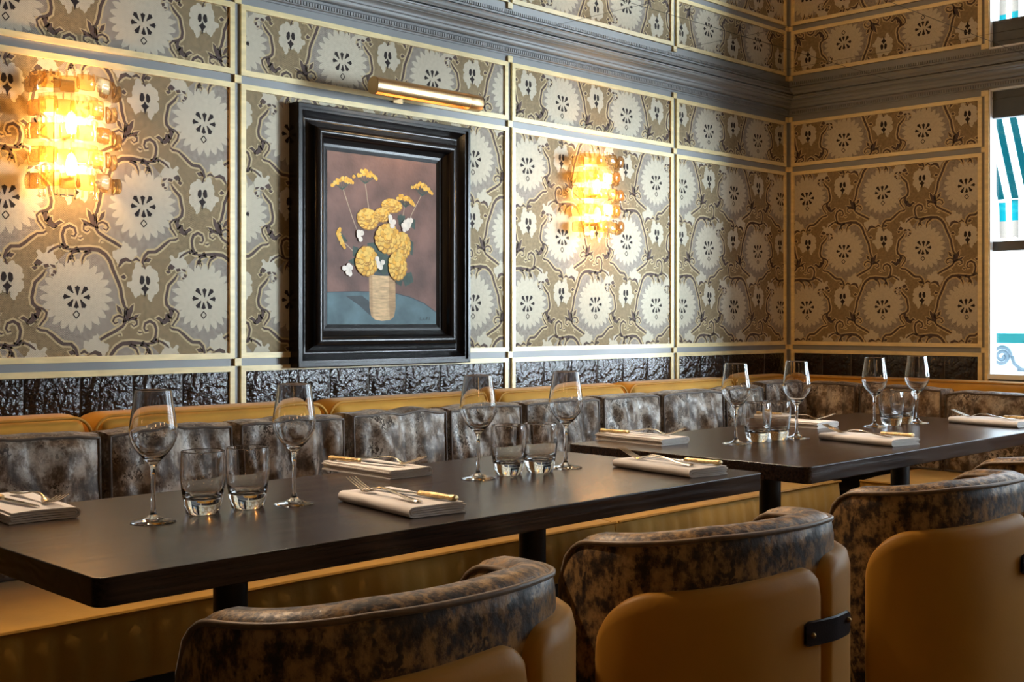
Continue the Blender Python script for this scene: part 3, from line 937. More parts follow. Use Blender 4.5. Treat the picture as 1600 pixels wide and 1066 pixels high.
# ------------------------------------------------------------------ tables
def table(label, x0, x1, y0, y1):
    cx, cyy = (x0 + x1) / 2, (y0 + y1) / 2
    t = thing('dining_table', label, 'table', (cx, cyy, 0), 0, 'dark dining tables in front of the banquette')
    hx, hy, r = (x1 - x0) / 2, (y1 - y0) / 2, 0.018
    poly = []
    for sx, sy, a0 in ((1, 1, 0), (-1, 1, 90), (-1, -1, 180), (1, -1, 270)):
        for k in range(6):
            a = radians(a0 + k * 18)
            poly.append((sx * (hx - r) + r * cos(a), sy * (hy - r) + r * sin(a)))
    b = MB(); b.prism(poly, 0.711, 0.75); b.build('tabletop', M['wood'], t, bevel=0.0022)
    for s_ in (-1, 1):
        b = MB()
        b.lathe([(0, 0.711), (0.11, 0.711), (0.11, 0.705), (0.029, 0.702), (0.029, 0.022), (0.05, 0.020), (0.21, 0.010), (0.21, 0.0), (0, 0.0)], 32, (s_ * 0.37, -0.005, 0))
        b.build('leg', M['black_metal'], t, True, 40)
    return t
table('near dark oak table, closest to the camera, running off the left edge', -4.185, -2.655, -1.600, -0.945)
table('far dark oak table with a lit wood-grained edge, toward the window', -2.510, -0.955, -1.622, -0.885)

# ------------------------------------------------------------------ drinking glasses
def wine_mesh():
    o = [(0.0, 0.0), (0.0355, 0.0), (0.0368, 0.0012), (0.036, 0.0022), (0.022, 0.0048), (0.009, 0.0085), (0.0052, 0.014), (0.0040, 0.024), (0.0036, 0.045), (0.0037, 0.070), (0.0046, 0.088), (0.0070, 0.0955), (0.013, 0.1015), (0.023, 0.1115), (0.0315, 0.1225), (0.0372, 0.1350), (0.0390, 0.1450), (0.0384, 0.1560), (0.0355, 0.1760), (0.0322, 0.1960), (0.02955, 0.2148), (0.0294, 0.2158), (0.02925, 0.2166)]
    i_ = [(0.0289, 0.2172), (0.02855, 0.2166), (0.02865, 0.2158), (0.0288, 0.2148), (0.0312, 0.1960), (0.0345, 0.1760), (0.0374, 0.1560), (0.0380, 0.1450), (0.0362, 0.1352), (0.0305, 0.1232), (0.022, 0.1124), (0.012, 0.1040), (0.004, 0.1010), (0.0, 0.1005)]
    b = MB(); b.lathe(o + i_, 40)
    return b.mesh('wine_glass', M['glass'], True, 60)
def tumbler_mesh():
    o = [(0.0, 0.0), (0.026, 0.0), (0.0285, 0.0015), (0.0325, 0.020), (0.0362, 0.042), (0.0385, 0.064), (0.0388, 0.080), (0.0380, 0.096), (0.03705, 0.1050), (0.0369, 0.1062), (0.0368, 0.1070)]
    i_ = [(0.0363, 0.1076), (0.0358, 0.1070), (0.0358, 0.1062), (0.03595, 0.1050), (0.0368, 0.096), (0.0373, 0.080), (0.0368, 0.064), (0.0340, 0.045), (0.0300, 0.032), (0.024, 0.0265), (0.012, 0.0245), (0.0, 0.0240)]
    b = MB(); b.lathe(o + i_, 40)
    return b.mesh('tumbler', M['glass'], True, 60)
wm, tm = wine_mesh(), tumbler_mesh()
WG = [(-3.919, -1.251, 'nearest wine glass, at the left of the near table'), (-3.644, -1.254, 'second wine glass from the left, right of the two nearest tumblers'),
      (-3.169, -1.234, 'third wine glass from the left, below the right side of the picture frame'), (-2.901, -1.238, 'fourth wine glass from the left, at the right of the near table'),
      (-2.194, -1.211, 'fifth wine glass from the left, first on the far table'), (-1.932, -1.236, 'sixth wine glass from the left, in front of the room corner'),
      (-1.446, -1.215, 'wine glass second from the right, in front of the right wall tiles'), (-1.218, -1.243, 'rightmost wine glass, closest to the window')]
for x, y, lb in WG:
    tag(inst(wm, 'wine_glass', None, (x, y, 0.7502)), lb, 'wine glass', 'empty wine glasses on the tables')
TG = [(-3.814, -1.228, 'left tumbler of the nearest pair, beside the nearest wine glass'), (-3.726, -1.230, 'right tumbler of the nearest pair, beside the second wine glass'),
      (-3.080, -1.235, 'left tumbler of the pair at the right of the near table'), (-2.998, -1.250, 'right tumbler of the pair at the right of the near table'),
      (-2.098, -1.215, 'left tumbler of the pair at the left of the far table'), (-2.012, -1.222, 'right tumbler of the pair at the left of the far table'),
      (-1.368, -1.231, 'left tumbler of the pair nearest the window'), (-1.283, -1.226, 'rightmost tumbler, partly behind its twin near the window')]
for x, y, lb in TG:
    tag(inst(tm, 'tumbler', None, (x, y, 0.7502)), lb, 'tumbler', 'water tumblers on the tables')

# ------------------------------------------------------------------ napkins and cutlery
def napkin_mesh(seed):
    b = MB()
    W, Lh = 0.118, 0.122
    def sheet(zlo, zhi, xr, th, wsh):
        """one folded sheet: lower leaf, round fold on the left, upper leaf"""
        path = []
        r = (zhi - zlo) / 2
        for k in range(7): path.append((W / 2 - xr - (W - 0.012) * k / 6, zlo))
        for k in range(1, 8):
            a = -pi / 2 - pi * k / 8
            path.append((-W / 2 + 0.012 - xr * 0 + r * 1.15 * cos(a), (zlo + zhi) / 2 + r * sin(a)))
        for k in range(7): path.append((-W / 2 + 0.012 + (W - 0.012) * k / 6 - wsh * k / 6, zhi))
        rows = []
        for j in range(9):
            y = -Lh + 2 * Lh * j / 8
            out, inn = [], []
            for i, (x, z) in enumerate(path):
                p0, p1 = path[max(i - 1, 0)], path[min(i + 1, len(path) - 1)]
                t = Vector((p1[0] - p0[0], p1[1] - p0[1])).normalized()
                nx, nz = -t.y, t.x
                wv = 0.0012 * noise.noise(Vector((x * 30, y * 22, seed))) * (z > 0.006)
                out.append((x - nx * th / 2, y + 0.002 * sin(x * 40 + seed), z - nz * th / 2 + wv))
                inn.append((x + nx * th / 2, y + 0.002 * sin(x * 40 + seed), z + nz * th / 2 + wv))
            rows.append(out + list(reversed(inn)))
        b.grid(rows, closed_v=True)
        for rr in (rows[0], rows[-1]):
            o0 = len(b.v); b.v += rr
            h = len(rr) // 2
            for i in range(h - 1):
                b.f.append((o0 + i, o0 + i + 1, o0 + 2 * h - 2 - i, o0 + 2 * h - 1 - i)); b.m.append(0)
    sheet(0.0018, 0.0172, 0.000, 0.0030, 0.004)
    sheet(0.0056, 0.0134, 0.004, 0.0028, -0.001)
    sheet(0.0088, 0.0102, 0.002, 0.0012, 0.003)
    return b.mesh('napkin', M['linen'], True, 50)
def strip(b, pts, th):
    """flat bar: pts = (x, y, z, halfwidth)"""
    rows = []
    for x, y, z, hw in pts:
        rows.append([(x - hw, y, z - th / 2 * .2), (x - hw * .55, y, z + th / 2), (x + hw * .55, y, z + th / 2), (x + hw, y, z - th / 2 * .2), (x + hw * .5, y, z - th / 2), (x - hw * .5, y, z - th / 2)])
    b.grid(rows, closed_v=True)
    for rr in (rows[0], rows[-1]):
        o0 = len(b.v); b.v += rr; b.f.append(tuple(range(o0, o0 + 6))); b.m.append(0)
fb = MB()
strip(fb, [(0, -.112, .0035, .0035), (0, -.110, .0035, .0085), (0, -.098, .004, .0095), (0, -.075, .0055, .0072), (0, -.045, .0095, .0048), (0, -.015, .0145, .0032), (0, .010, .0150, .0030), (0, .026, .0110, .0040), (0, .036, .0065, .0085), (0, .046, .0040, .0115), (0, .054, .0045, .0120)], 0.0026)
fork_body = fb.mesh('handle', M['silver'], True, 50)
tb = MB()
strip(tb, [(0, .052, .0045, .0021), (0, .066, .0085, .0017), (0, .082, .0135, .0015), (0, .098, .0195, .0012), (0, .108, .0235, .0006)], 0.0020)
tine_me = tb.mesh('tine', M['silver'], True, 50)
kb = MB()
kprof = [(0, .0), (.004, 0), (.0085, .002), (.0095, .008), (.0078, .016), (.0068, .024), (.0080, .034), (.0088, .050), (.0078, .070), (.0066, .082), (.0080, .087), (.0072, .093), (.0045, .096), (0, .097)]
rows = []
for r, a in kprof:
    rows.append([(r * cos(2 * pi * k / 12), -.115 + a, .0066 + r * .62 * sin(2 * pi * k / 12)) for k in range(12)])
kb.grid(rows, closed_v=True)
khandle = kb.mesh('handle', M['old_gold'], True, 50)
bb = MB()
bl_ = [(-.020, .0045, .0052), (-.015, .0085, .0052), (.02, .0095, .0046), (.06, .0095, .0040), (.09, .0075, .0036), (.105, .0035, .0034), (.109, .0005, .0034)]
rows = []
for y, wv, z in bl_:
    rows.append([(-wv * .55, y, z), (-wv * .3, y, z + .0013), (wv, y, z + .0002), (-wv * .3, y, z - .0010)])
bb.grid(rows, closed_v=True)
blade_me = bb.mesh('blade', M['steel'], True, 40)
nap_me = [napkin_mesh(s_) for s_ in (1.1, 4.7, 8.2)]
def setting(x, y, rz, where, k):
    t = tag(inst(nap_me[k % 3], 'napkin', None, (x, y, 0.7502), (0, 0, rz)), 'folded white linen napkin ' + where, 'napkin', 'folded napkins under cutlery')
    base = Matrix.Translation((x, y, 0.7502 + 0.0188)) @ Matrix.Rotation(rz, 4, 'Z')
    f = thing('fork', 'silver fork with raised tines on the napkin ' + where, 'fork', group='forks on the napkins')
    f.matrix_world = base @ Matrix.Translation((-0.022, 0.018, 0)) @ Matrix.Rotation(0.05, 4, 'Z')
    inst(fork_body, 'handle', f)
    for q in (-1.5, -.5, .5, 1.5):
        inst(tine_me, 'tine', f, (q * 0.0063, 0, 0))
    kn = thing('knife', 'gilt-handled table knife on the napkin ' + where, 'knife', group='knives on the napkins')
    kn.matrix_world = base @ Matrix.Translation((0.022, -0.005, 0)) @ Matrix.Rotation(0.17, 4, 'Z')
    inst(khandle, 'handle', kn)['label'] = 'worn gilt knife handle with ornate end'
    inst(blade_me, 'blade', kn)
for i, (x, y, rz, wh) in enumerate((
        (-3.530, -1.412, -0.14, 'between second wine glass and middle chair'),
        (-2.780, -1.435, -0.15, 'at the near table\'s front right corner'),
        (-1.900, -1.437, -0.17, 'at the far table\'s front left'),
        (-1.105, -1.440, -0.17, 'at the right edge of the photo'),
        (-4.030, -0.995, pi - 0.08, 'at the left edge of the photo'),
        (-3.252, -1.000, pi - 0.02, 'below the framed picture, bench side'),
        (-2.320, -0.990, pi - 0.06, 'at the far table\'s back left corner'),
        (-1.575, -1.010, pi - 0.06, 'behind the sixth wine glass'))):
    setting(x, y, rz, wh, i)

# ------------------------------------------------------------------ tub chairs
HW, WD, CR, TH, ZT = 0.271, 0.212, 0.117, 0.077, 0.736
def plan(n=64):
    """outer plan line of the shell from the left wing's front edge round the back to the right: (x, y, nx, ny, arc length)"""
    left = [(-HW + 0.005 * (1 - k / 4), WD - (WD - CR) * k / 4) for k in range(4)]
    ell = []
    Y0, BU = 0.17, 0.050
    left = [(-HW, WD - (WD - Y0) * k / 4) for k in range(4)]
    for k in range(45):
        a = pi + pi * k / 44
        ell.append((HW * (1 if cos(a) > 0 else -1) * abs(cos(a)) ** 0.82, Y0 - (Y0 + BU) * abs(sin(a)) ** 0.80))
    full = left + ell + [(-x, y) for x, y in reversed(left)]
    out, s_ = [], 0
    for i, p in enumerate(full):
        q0, q1 = full[max(i - 1, 0)], full[min(i + 1, len(full) - 1)]
        t = Vector((q1[0] - q0[0], q1[1] - q0[1])).normalized()
        if i: s_ += hypot(p[0] - full[i - 1][0], p[1] - full[i - 1][1])
        out.append((p[0], p[1], t.y, -t.x, s_))
    return out
PL = plan()
SL = PL[-1][4]
def zt_at(s_):
    d = min(s_, SL - s_)
    r = 0.072
    drop = (r - sqrt(max(0, r * r - (r - d) ** 2))) if d < r else 0
    return ZT - drop - 0.022 * max(0, 1 - d / 0.30)
def at(s_):
    for i in range(1, len(PL)):
        if PL[i][4] >= s_ or i == len(PL) - 1:
            a, c = PL[i - 1], PL[i]
            f = (s_ - a[4]) / max(1e-9, c[4] - a[4])
            v = [a[k] + (c[k] - a[k]) * f for k in range(4)]
            l = hypot(v[2], v[3]); return v[0], v[1], v[2] / l, v[3] / l
def off(s_, o, z):
    x, y, nx, ny = at(s_)
    return (x + nx * o, y + ny * o, z)
def chair_meshes():
    R = {}
    b = MB()
    P = []
    for x, y, nx, ny, s_ in PL:
        zt = zt_at(s_)
        pr = [(-.012, .14), (0, .30), (0.004, .50), (0, zt - .035), (-.004, zt - .012), (-.014, zt - .002), (-.030, zt + .004), (-TH + .028, zt + .004), (-TH + .012, zt - .003), (-TH, zt - .018), (-TH - .010, .58 if zt > .62 else zt - .05), (-TH, .40), (-TH, .14)]
        P.append([(x + nx * o, y + ny * o, z) for o, z in pr])
    b.grid(P, closed_v=True)
    for rr in (P[0], P[-1]):
        o0 = len(b.v); b.v += rr; b.f.append(tuple(range(o0, o0 + len(rr)))); b.m.append(0)
    R['shell'] = b.mesh('backrest', M['velvet_chair'], True, 50)
    p = MB()
    for o in (-.001, -TH + .001):
        pts = []
        N = 60
        for k in range(N + 1):
            s_ = SL * k / N
            zt = zt_at(s_)
            pts.append(off(min(max(s_, .002), SL - .002), o - (.003 if o > -.01 else -.003), zt - .008))
        e0, e1 = pts[0], pts[-1]
        p.tube([(e0[0], e0[1] + .003, .16)] + [(q[0], q[1] + (.003 if i in (0, N) else 0), q[2]) for i, q in enumerate(pts)] + [(e1[0], e1[1] + .003, .16)], 0.0048, 6)
    R['piping'] = p.mesh('piping', M['chair_pipe'], True)
    def panel(name, s0, s1, ztop, rl, rr, th):
        b = MB()
        n = 40
        rows = []
        for i in range(n + 1):
            u = 0.5 - 0.5 * cos(pi * i / n)
            s_ = s0 + (s1 - s0) * u
            da, db = s_ - s0, s1 - s_
            z = ztop(u)
            if da < rl: z -= rl - sqrt(max(0, rl * rl - (rl - da) ** 2))
            if db < rr: z -= rr - sqrt(max(0, rr * rr - (rr - db) ** 2))
            e = min(1, min(da, db) / .012)
            k = sqrt(max(0, 1 - (1 - e) ** 2))
            row = [off(s_, -.004, .13)]
            for zz, o in ((.13, .5), (.16, 1), (.3, 1), (.45, 1), (z - .03, 1), (z - .008, .8), (z - .001, .42), (z, 0.0)):
                row.append(off(s_, .002 + th * o * (.25 + .75 * k), min(zz, z)))
            row.append(off(s_, -.006, z))
            rows.append(row)
        b.grid(rows, closed_v=True)
        for rr_ in (rows[0], rows[-1]):
            o0 = len(b.v); b.v += rr_; b.f.append(tuple(range(o0, o0 + len(rr_)))); b.m.append(0)
        return b.mesh(name, M['mustard_leather'], True, 55)
    sj = 0.535 * SL / 0.9
    R['back_panel'] = panel('back_panel', 0.100, sj - .002, lambda u: .638 + .026 * u, .100, .045, .020)
    R['side_panel'] = panel('side_panel', sj + .002, SL - .012, lambda u: .672, .05, .05, .027)
    b = MB()
    rows = []
    for k in range(17):
        s_ = sj - .062 + .125 * k / 16
        o = .0255 + .010 * min(1, k / 9)
        hh = .0215 if 0 < k < 16 else .016
        zc = .555
        rows.append([off(s_, o, zc - hh), off(s_, o + .0045, zc - hh + .002), off(s_, o + .0045, zc + hh - .002), off(s_, o, zc + hh)])
    b.grid(rows, closed_v=True)
    R['strap'] = b.mesh('strap', M['leather'], True, 40)
    R['studs'] = [off(sj - .047, .031, .553), off(sj + .048, .041, .562)]
    b = MB(); b.lathe([(0, .006), (.003, .0055), (.0048, .003), (.0052, 0)], 12); R['stud'] = b.mesh('stud', M['brass_dark'], True)
    b = MB()
    rows = []
    for k in range(28):
        a = 2 * pi * k / 28
        cx_, cy_ = cos(a), sin(a)
        px_ = .205 * (abs(cx_) ** .6) * (1 if cx_ > 0 else -1)
        py_ = .24 + .215 * (abs(cy_) ** .6) * (1 if cy_ > 0 else -1)
        mx_, my_ = px_ * .94, .24 + (py_ - .24) * .94
        rows.append([(0, .24, .30), (px_, py_, .30), (px_ * 1.02, .24 + (py_ - .24) * 1.02, .36), (px_, py_, .43), (mx_, my_, .447), (0, .24, .458)])
    b.grid(rows, closed_u=True)
    R['seat'] = b.mesh('seat', M['velvet_chair'], True, 50)
    b = MB(); b.box((-.24, .03, .13), (.24, .44, .30)); R['apron'] = b.mesh('seat_base', M['mustard_leather'])
    b = MB(); b.lathe([(0, 0), (.012, 0), (.019, .16), (0, .16)], 14); R['leg'] = b.mesh('leg', M['wood'], True, 40)
    return R
CM = chair_meshes()
def chair(label, x, y, rz):
    t = thing('tub_chair', label, 'chair', (x, y, 0), rz, 'velvet tub chairs along the tables')
    inst(CM['shell'], 'backrest', t); inst(CM['piping'], 'piping', t)
    inst(CM['back_panel'], 'back_panel', t)['label'] = 'mustard leather panel on the outside of the back'
    inst(CM['side_panel'], 'side_panel', t)
    st = inst(CM['strap'], 'strap', t); st['label'] = 'dark leather strap joining the two mustard panels'
    for (p, s_) in zip(CM['studs'], (0.535 * SL / 0.9 - .047, 0.535 * SL / 0.9 + .048)):
        _, _, nx, ny = at(s_)
        o = inst(CM['stud'], 'stud', st, p)
        o.rotation_euler = Vector((nx, ny, 0)).to_track_quat('Z', 'Y').to_euler()
    inst(CM['seat'], 'seat', t); inst(CM['apron'], 'seat_base', t)
    for lx, ly in ((-.2, .07), (.2, .07), (-.2, .40), (.2, .40)):
        inst(CM['leg'], 'leg', t, (lx, ly, 0))
    return t
chair('nearest velvet tub chair, cut by the bottom edge, left of the others', -3.853, -1.903, -0.01)
chair('middle tub chair with its whole leather strap in view', -3.144, -1.911, -0.13)
chair('tub chair at the right edge with a broad dark mustard back', -2.308, -1.933, -0.097)
chair('farthest tub chair, only its rim showing at the right edge', -1.560, -1.900, -0.05)

# ------------------------------------------------------------------ framed picture
pic = thing('framed_picture', 'still life of yellow flowers in a vase, in a deep black moulded frame', 'picture', (-2.440, 0, 1.342))
HWO, HZO = 0.3575, 0.4035
PF = [(0, 0), (0, .044), (.003, .048), (.013, .048), (.013, .041), (.021, .041)]
PF += [(.021 + .042 * k / 10, .041 - .018 * sin(pi * k / 10) ** .9 - .006 * k / 10) for k in range(1, 11)]
PF += [(.080 - .016 * cos(pi * k / 12), .036 + .017 * sin(pi * k / 12)) for k in range(0, 13)]
PF += [(.098, .031), (.106, .027), (.112, .0245), (.112, .0205), (.120, .0190), (.120, .0172), (.1335, .0135), (.138, .004), (.10, 0)]
def rail(name, rot, half_l):
    b = MB()
    rows = []
    for sgn in (-1, 1):
        rows.append([(sgn * (half_l - w_), -h_, w_) for w_, h_ in PF])
    b.grid(rows, closed_v=True)
    return b
for nm, ry, hl, dist in (('bottom', 0, HWO, HZO), ('left', pi / 2, HZO, HWO), ('top', pi, HWO, HZO), ('right', -pi / 2, HZO, HWO)):
    b = rail(nm, ry, hl)
    mt = Matrix.Rotation(ry, 4, 'Y') @ Matrix.Translation((0, 0, -dist))
    b.v = [tuple(mt @ Vector(p)) for p in b.v]
    b.build('frame_rail', M['frame'], pic, True, 25)
cw, ch = HWO - .132, HZO - .132
PM = [mat('canvas_brown', (0.150, 0.078, 0.060), 0.7, var=0.45, vscale=9, bump=0.2, bscale=120), mat('canvas_table_blue', (0.085, 0.145, 0.165), 0.7, var=0.3, vscale=14), mat('canvas_vase', (0.56, 0.38, 0.20), 0.7, var=0.3, vscale=30, stretch=(1, 1, 5)),
      mat('canvas_yellow', (0.68, 0.36, 0.035), 0.7, var=0.35, vscale=60), mat('canvas_pale_yellow', (0.74, 0.47, 0.09), 0.7, var=0.2, vscale=70), mat('canvas_white', (0.72, 0.66, 0.58), 0.7, var=0.15, vscale=60), mat('canvas_green', (0.035, 0.065, 0.050), 0.7, var=0.3, vscale=40), mat('canvas_stem', (0.34, 0.24, 0.16), 0.7, var=0.2), mat('canvas_shadow_blue', (0.040, 0.055, 0.062), 0.7, var=0.2), mat('canvas_ochre', (0.40, 0.19, 0.02), 0.7, var=0.2), mat('canvas_vase_shade', (0.43, 0.27, 0.13), 0.7, var=0.25, vscale=30, stretch=(1, 1, 5))]
pb = MB()
lay = [0]
def pp(x, y): return ((x - 0.5) * 2 * cw, (0.5 - y) * 2 * ch)     # canvas coordinates, 0..1 from the upper left
def paint(poly, mi, raw=False):
    lay[0] += 1
    d = 0.0150 + 0.000006 * lay[0]
    for t in polytris([pp(x, y) for x, y in poly]):
        pb.add([(p.x, -d, p.y) for p in t], [(0, 1, 2)], mi)
def brush(pts, wd, mi):
    lay[0] += 1
    d = 0.0150 + 0.000006 * lay[0]
    for t in stroke([pp(x, y) for x, y in pts], wd):
        pb.add([(p.x, -d, p.y) for p in t], [(0, 1, 2)], mi)
def disc(x, y, rx, ry, mi, n=18, jag=0.0, rs=1):
    r_ = random.Random(rs)
    asp = ch / cw
    paint([(x + rx * cos(2 * pi * k / n) * (1 + r_.uniform(-jag, jag)), y + ry / asp * sin(2 * pi * k / n) * (1 + r_.uniform(-jag, jag))) for k in range(n)], mi)
paint([(0, 0), (1, 0), (1, 1), (0, 1)], 0)
paint([(0, .815), (.25, .808), (.45, .808), (.62, .815), (.75, .835), (.88, .87), (1, .925), (1, 1), (0, 1)], 1)
brush([(0, .815), (.25, .808), (.45, .808), (.62, .815), (.75, .835), (.88, .87), (1, .925)], .003, 8)
paint([(.16, .835), (.30, .83), (.40, .88), (.46, .96), (.38, .95), (.28, .89)], 8)
for q in ([(.13, .20), (.22, .38), (.26, .45)], [(.33, .16), (.36, .30), (.38, .42)], [(.86, .20), (.76, .33), (.72, .42)], [(.57, .30), (.56, .36)], [(.70, .26), (.66, .42)], [(.14, .52), (.24, .58)]):
    brush(q, .0035, 7)
for q in ([(.63, .34), (.70, .34), (.69, .41), (.64, .40)], [(.74, .35), (.80, .36), (.79, .42), (.75, .40)], [(.35, .52), (.44, .51), (.50, .56), (.47, .64), (.36, .60)], [(.22, .54), (.27, .55), (.26, .61), (.22, .60)], [(.18, .63), (.26, .60), (.24, .66)], [(.50, .60), (.58, .58), (.60, .72), (.52, .74)], [(.72, .47), (.78, .50), (.77, .58), (.72, .56)], [(.66, .70), (.76, .68), (.78, .74), (.70, .77)], [(.40, .62), (.50, .62), (.52, .72), (.42, .70)]):
    paint(q, 6)
paint([(.365, .70), (.605, .70), (.61, .90), (.595, .955), (.555, .975), (.48, .98), (.42, .972), (.385, .95), (.37, .90)], 2)
paint([(.545, .70), (.605, .70), (.61, .90), (.595, .955), (.555, .973), (.55, .90)], 10)
paint([(.365, .70), (.395, .70), (.40, .93), (.405, .965), (.385, .95), (.37, .90)], 10)
disc(.485, .70, .12, .012, 8)
def umbel(x, y, r, tilt, rs):
    r_ = random.Random(rs)
    ct, st = cos(tilt), sin(tilt)
    for k in range(7):
        u = -1 + 2 * k / 6
        ex, ey = x + r * u * ct, y + r * .5 * u * st - .012
        brush([(x - st * -.045 * 1.2 * (1 if tilt > .5 else 0) + .0, y + .045 * ct), (ex, ey)], .0022, 6)
    for k in range(34):
        u = r_.uniform(-1, 1); v_ = r_.uniform(0, 1) * (1 - u * u)
        px_, py_ = u * r, -.035 * v_ + .012 * u * u
        disc(x + px_ * ct - py_ * st * -1, y + px_ * st * .8 + py_ * ct, .013, .013, 3 if k % 3 else 4, 7)
umbel(.13, .175, .095, -.2, 1); umbel(.33, .125, .11, 0.0, 2); umbel(.86, .165, .10, .15, 3); umbel(.70, .245, .085, .2, 4); umbel(.12, .50, .075, 1.25, 6)
for q in ([(.27, .60), (.36, .55), (.40, .62), (.33, .67)], [(.44, .58), (.52, .56), (.56, .66), (.50, .71), (.45, .68)], [(.62, .36), (.66, .33), (.68, .39)], [(.60, .70), (.68, .72), (.66, .77), (.61, .75)]): paint(q, 6)
def bloom(x, y, rx, ry, rs):
    r_ = random.Random(rs)
    disc(x, y, rx, ry, 9, 20, .06, rs)
    for ring, cnt in ((.80, 15), (.48, 9), (.12, 4)):
        for k in range(cnt):
            a = 2 * pi * k / cnt + ring * 5
            px_, py_ = x + rx * ring * cos(a), y + ry * ring * sin(a) * cw / ch
            disc(px_ + .004, py_ + .004, rx * .27, ry * .24, 9, 8, .1, k + rs)
            disc(px_, py_, rx * .24, ry * .20, 4 if (k + int(ring * 10)) % 3 else 3, 8, .12, k + rs)
bloom(.57, .285, .095, .05, 11); bloom(.35, .375, .095, .075, 12); bloom(.48, .345, .07, .05, 17); bloom(.67, .52, .075, .10, 13); bloom(.53, .485, .115, .11, 14); bloom(.34, .625, .10, .105, 15); bloom(.62, .645, .085, .105, 16)
for x, y, cnt in ((.29, .48, 6), (.56, .38, 6), (.70, .41, 9), (.17, .68, 8), (.46, .635, 6), (.72, .375, 5)):
    r_ = random.Random(int(x * 100))
    for k in range(cnt):
        disc(x + r_.uniform(-.03, .03), y + r_.uniform(-.028, .028), .02, .02, 5, 9)
for q in ([(.84, .955), (.84, .975)], [(.84, .975), (.86, .975)], [(.87, .96), (.87, .975), (.885, .975)], [(.90, .955), (.895, .975)], [(.90, .955), (.915, .96), (.90, .967)], [(.93, .955), (.925, .975)]):
    brush(q, .0022, 8)
pme = bpy.data.meshes.new('canvas')
pme.from_pydata(pb.v, [], pb.f)
for m_ in PM: pme.materials.append(m_)
pme.polygons.foreach_set('material_index', pb.m)
po = inst(pme, 'canvas', pic)
po['label'] = 'painted canvas of yellow flowers in a tan vase on a blue table'
b = MB(); b.box((-HWO + .02, -.002, -HZO + .02), (HWO - .02, -.014, HZO - .02)); b.build('backing', M['frame'], pic)

# ------------------------------------------------------------------ picture light
pl = thing('picture_light', 'brushed brass tubular picture light above the black frame', 'picture light', (-2.376, -0.160, 1.806))
R_ = 0.0275
b = MB()
rows = []
for x in (-.222, -.215, .165, .1655):
    rows.append([(x, R_ * sin(a), R_ * cos(a)) for a in [radians(-143) + radians(295) * k / 40 for k in range(41)]])
b.grid(rows)
rows2 = [[(x, (R_ - .002) * sin(a), (R_ - .002) * cos(a)) for a in [radians(-143) + radians(295) * k / 40 for k in range(41)]] for x in (-.222, .1655)]
b.grid(rows2, flip=True)
b.build('shade', M['brass'], pl, True, 50)
b = MB(); b.lathe([(0, -.2235), (R_ - .001, -.2235), (R_, -.2225), (R_, -.2185), (0, -.2185)], 32, ax='x'); b.build('end_cap', M['brass'], pl, True, 40)
b = MB(); b.lathe([(0, .1665), (R_, .1665), (R_ + .0003, .168), (R_, .222), (R_ - .001, .2235), (0, .2235)], 32, ax='x'); b.build('end_cap', M['brass'], pl, True, 40)
b = MB(); b.lathe([(0, -.19), (.008, -.19), (.008, .15), (0, .15)], 14, (0, 0, -.008), ax='x'); b.build('lamp_tube', M['lamp_strip'], pl, True, 40)
b = MB(); b.tube([(0, .0265, .006), (0, .09, .012), (0, .150, .012)], .007, 8); b.box((-.02, .150, -.008), (.02, .1585, .032)); b.build('bracket', M['brass'], pl, True, 40)
l = bpy.data.lights.new('picture_lamp', 'AREA'); l.shape = 'RECTANGLE'; l.size = 0.34; l.size_y = 0.02; l.energy = 1.6; l.color = (1, .66, .32)
o = bpy.data.objects.new('picture_lamp', l); COL.objects.link(o); o.location = (-2.395, -0.160, 1.790)
o.rotation_euler = Vector((0, 0.55, -1)).to_track_quat('-Z', 'Y').to_euler()
o.rotation_euler = (radians(28), 0, 0)

# ------------------------------------------------------------------ wall sconces of amber glass tiers
def plate_mesh():
    b = MB()
    n, mth = 9, 5
    rows = []
    for i in range(n):
        u = -1 + 2 * i / (n - 1)
        row = []
        for j in range(mth):
            v_ = -1 + 2 * j / (mth - 1)
            q = (1 - abs(u) ** 4) * (1 - abs(v_) ** 4)
            rib = 0.0007 * (1 if i % 2 else -1)
            hx = .0248 * (1 - .10 * abs(v_) ** 3)
            row.append((u * hx, -(0.003 + .007 * q + rib), v_ * .0205 * (1 - .10 * abs(u) ** 3)))
        rows.append(row)
    b.grid(rows)
    b.grid([[(x, .003 - (y + .003) * 0, z) for x, y, z in r] for r in rows], flip=True)
    ring = [(i, 0) for i in range(n)] + [(n - 1, j) for j in range(1, mth)] + [(i, mth - 1) for i in range(n - 2, -1, -1)] + [(0, j) for j in range(mth - 2, 0, -1)]
    a = [rows[i][j] for i, j in ring]
    b.grid([a, [(x, .003, z) for x, y, z in a]], closed_v=True)
    return b.mesh('glass_plate', M['amber'], True, 50)
plate_me = plate_mesh()
b = MB(); b.box((-.0075, -.004, -.0085), (.0075, .004, .0085)); bead_me = b.mesh('crystal_bar', M['crystal'])
b = MB(); b.lathe([(0, -.009), (.0028, -.007), (.0028, .006), (.0042, .008), (.0030, .0115), (0, .0125)], 10); pin_me = b.mesh('crystal_pin', M['crystal'], True)
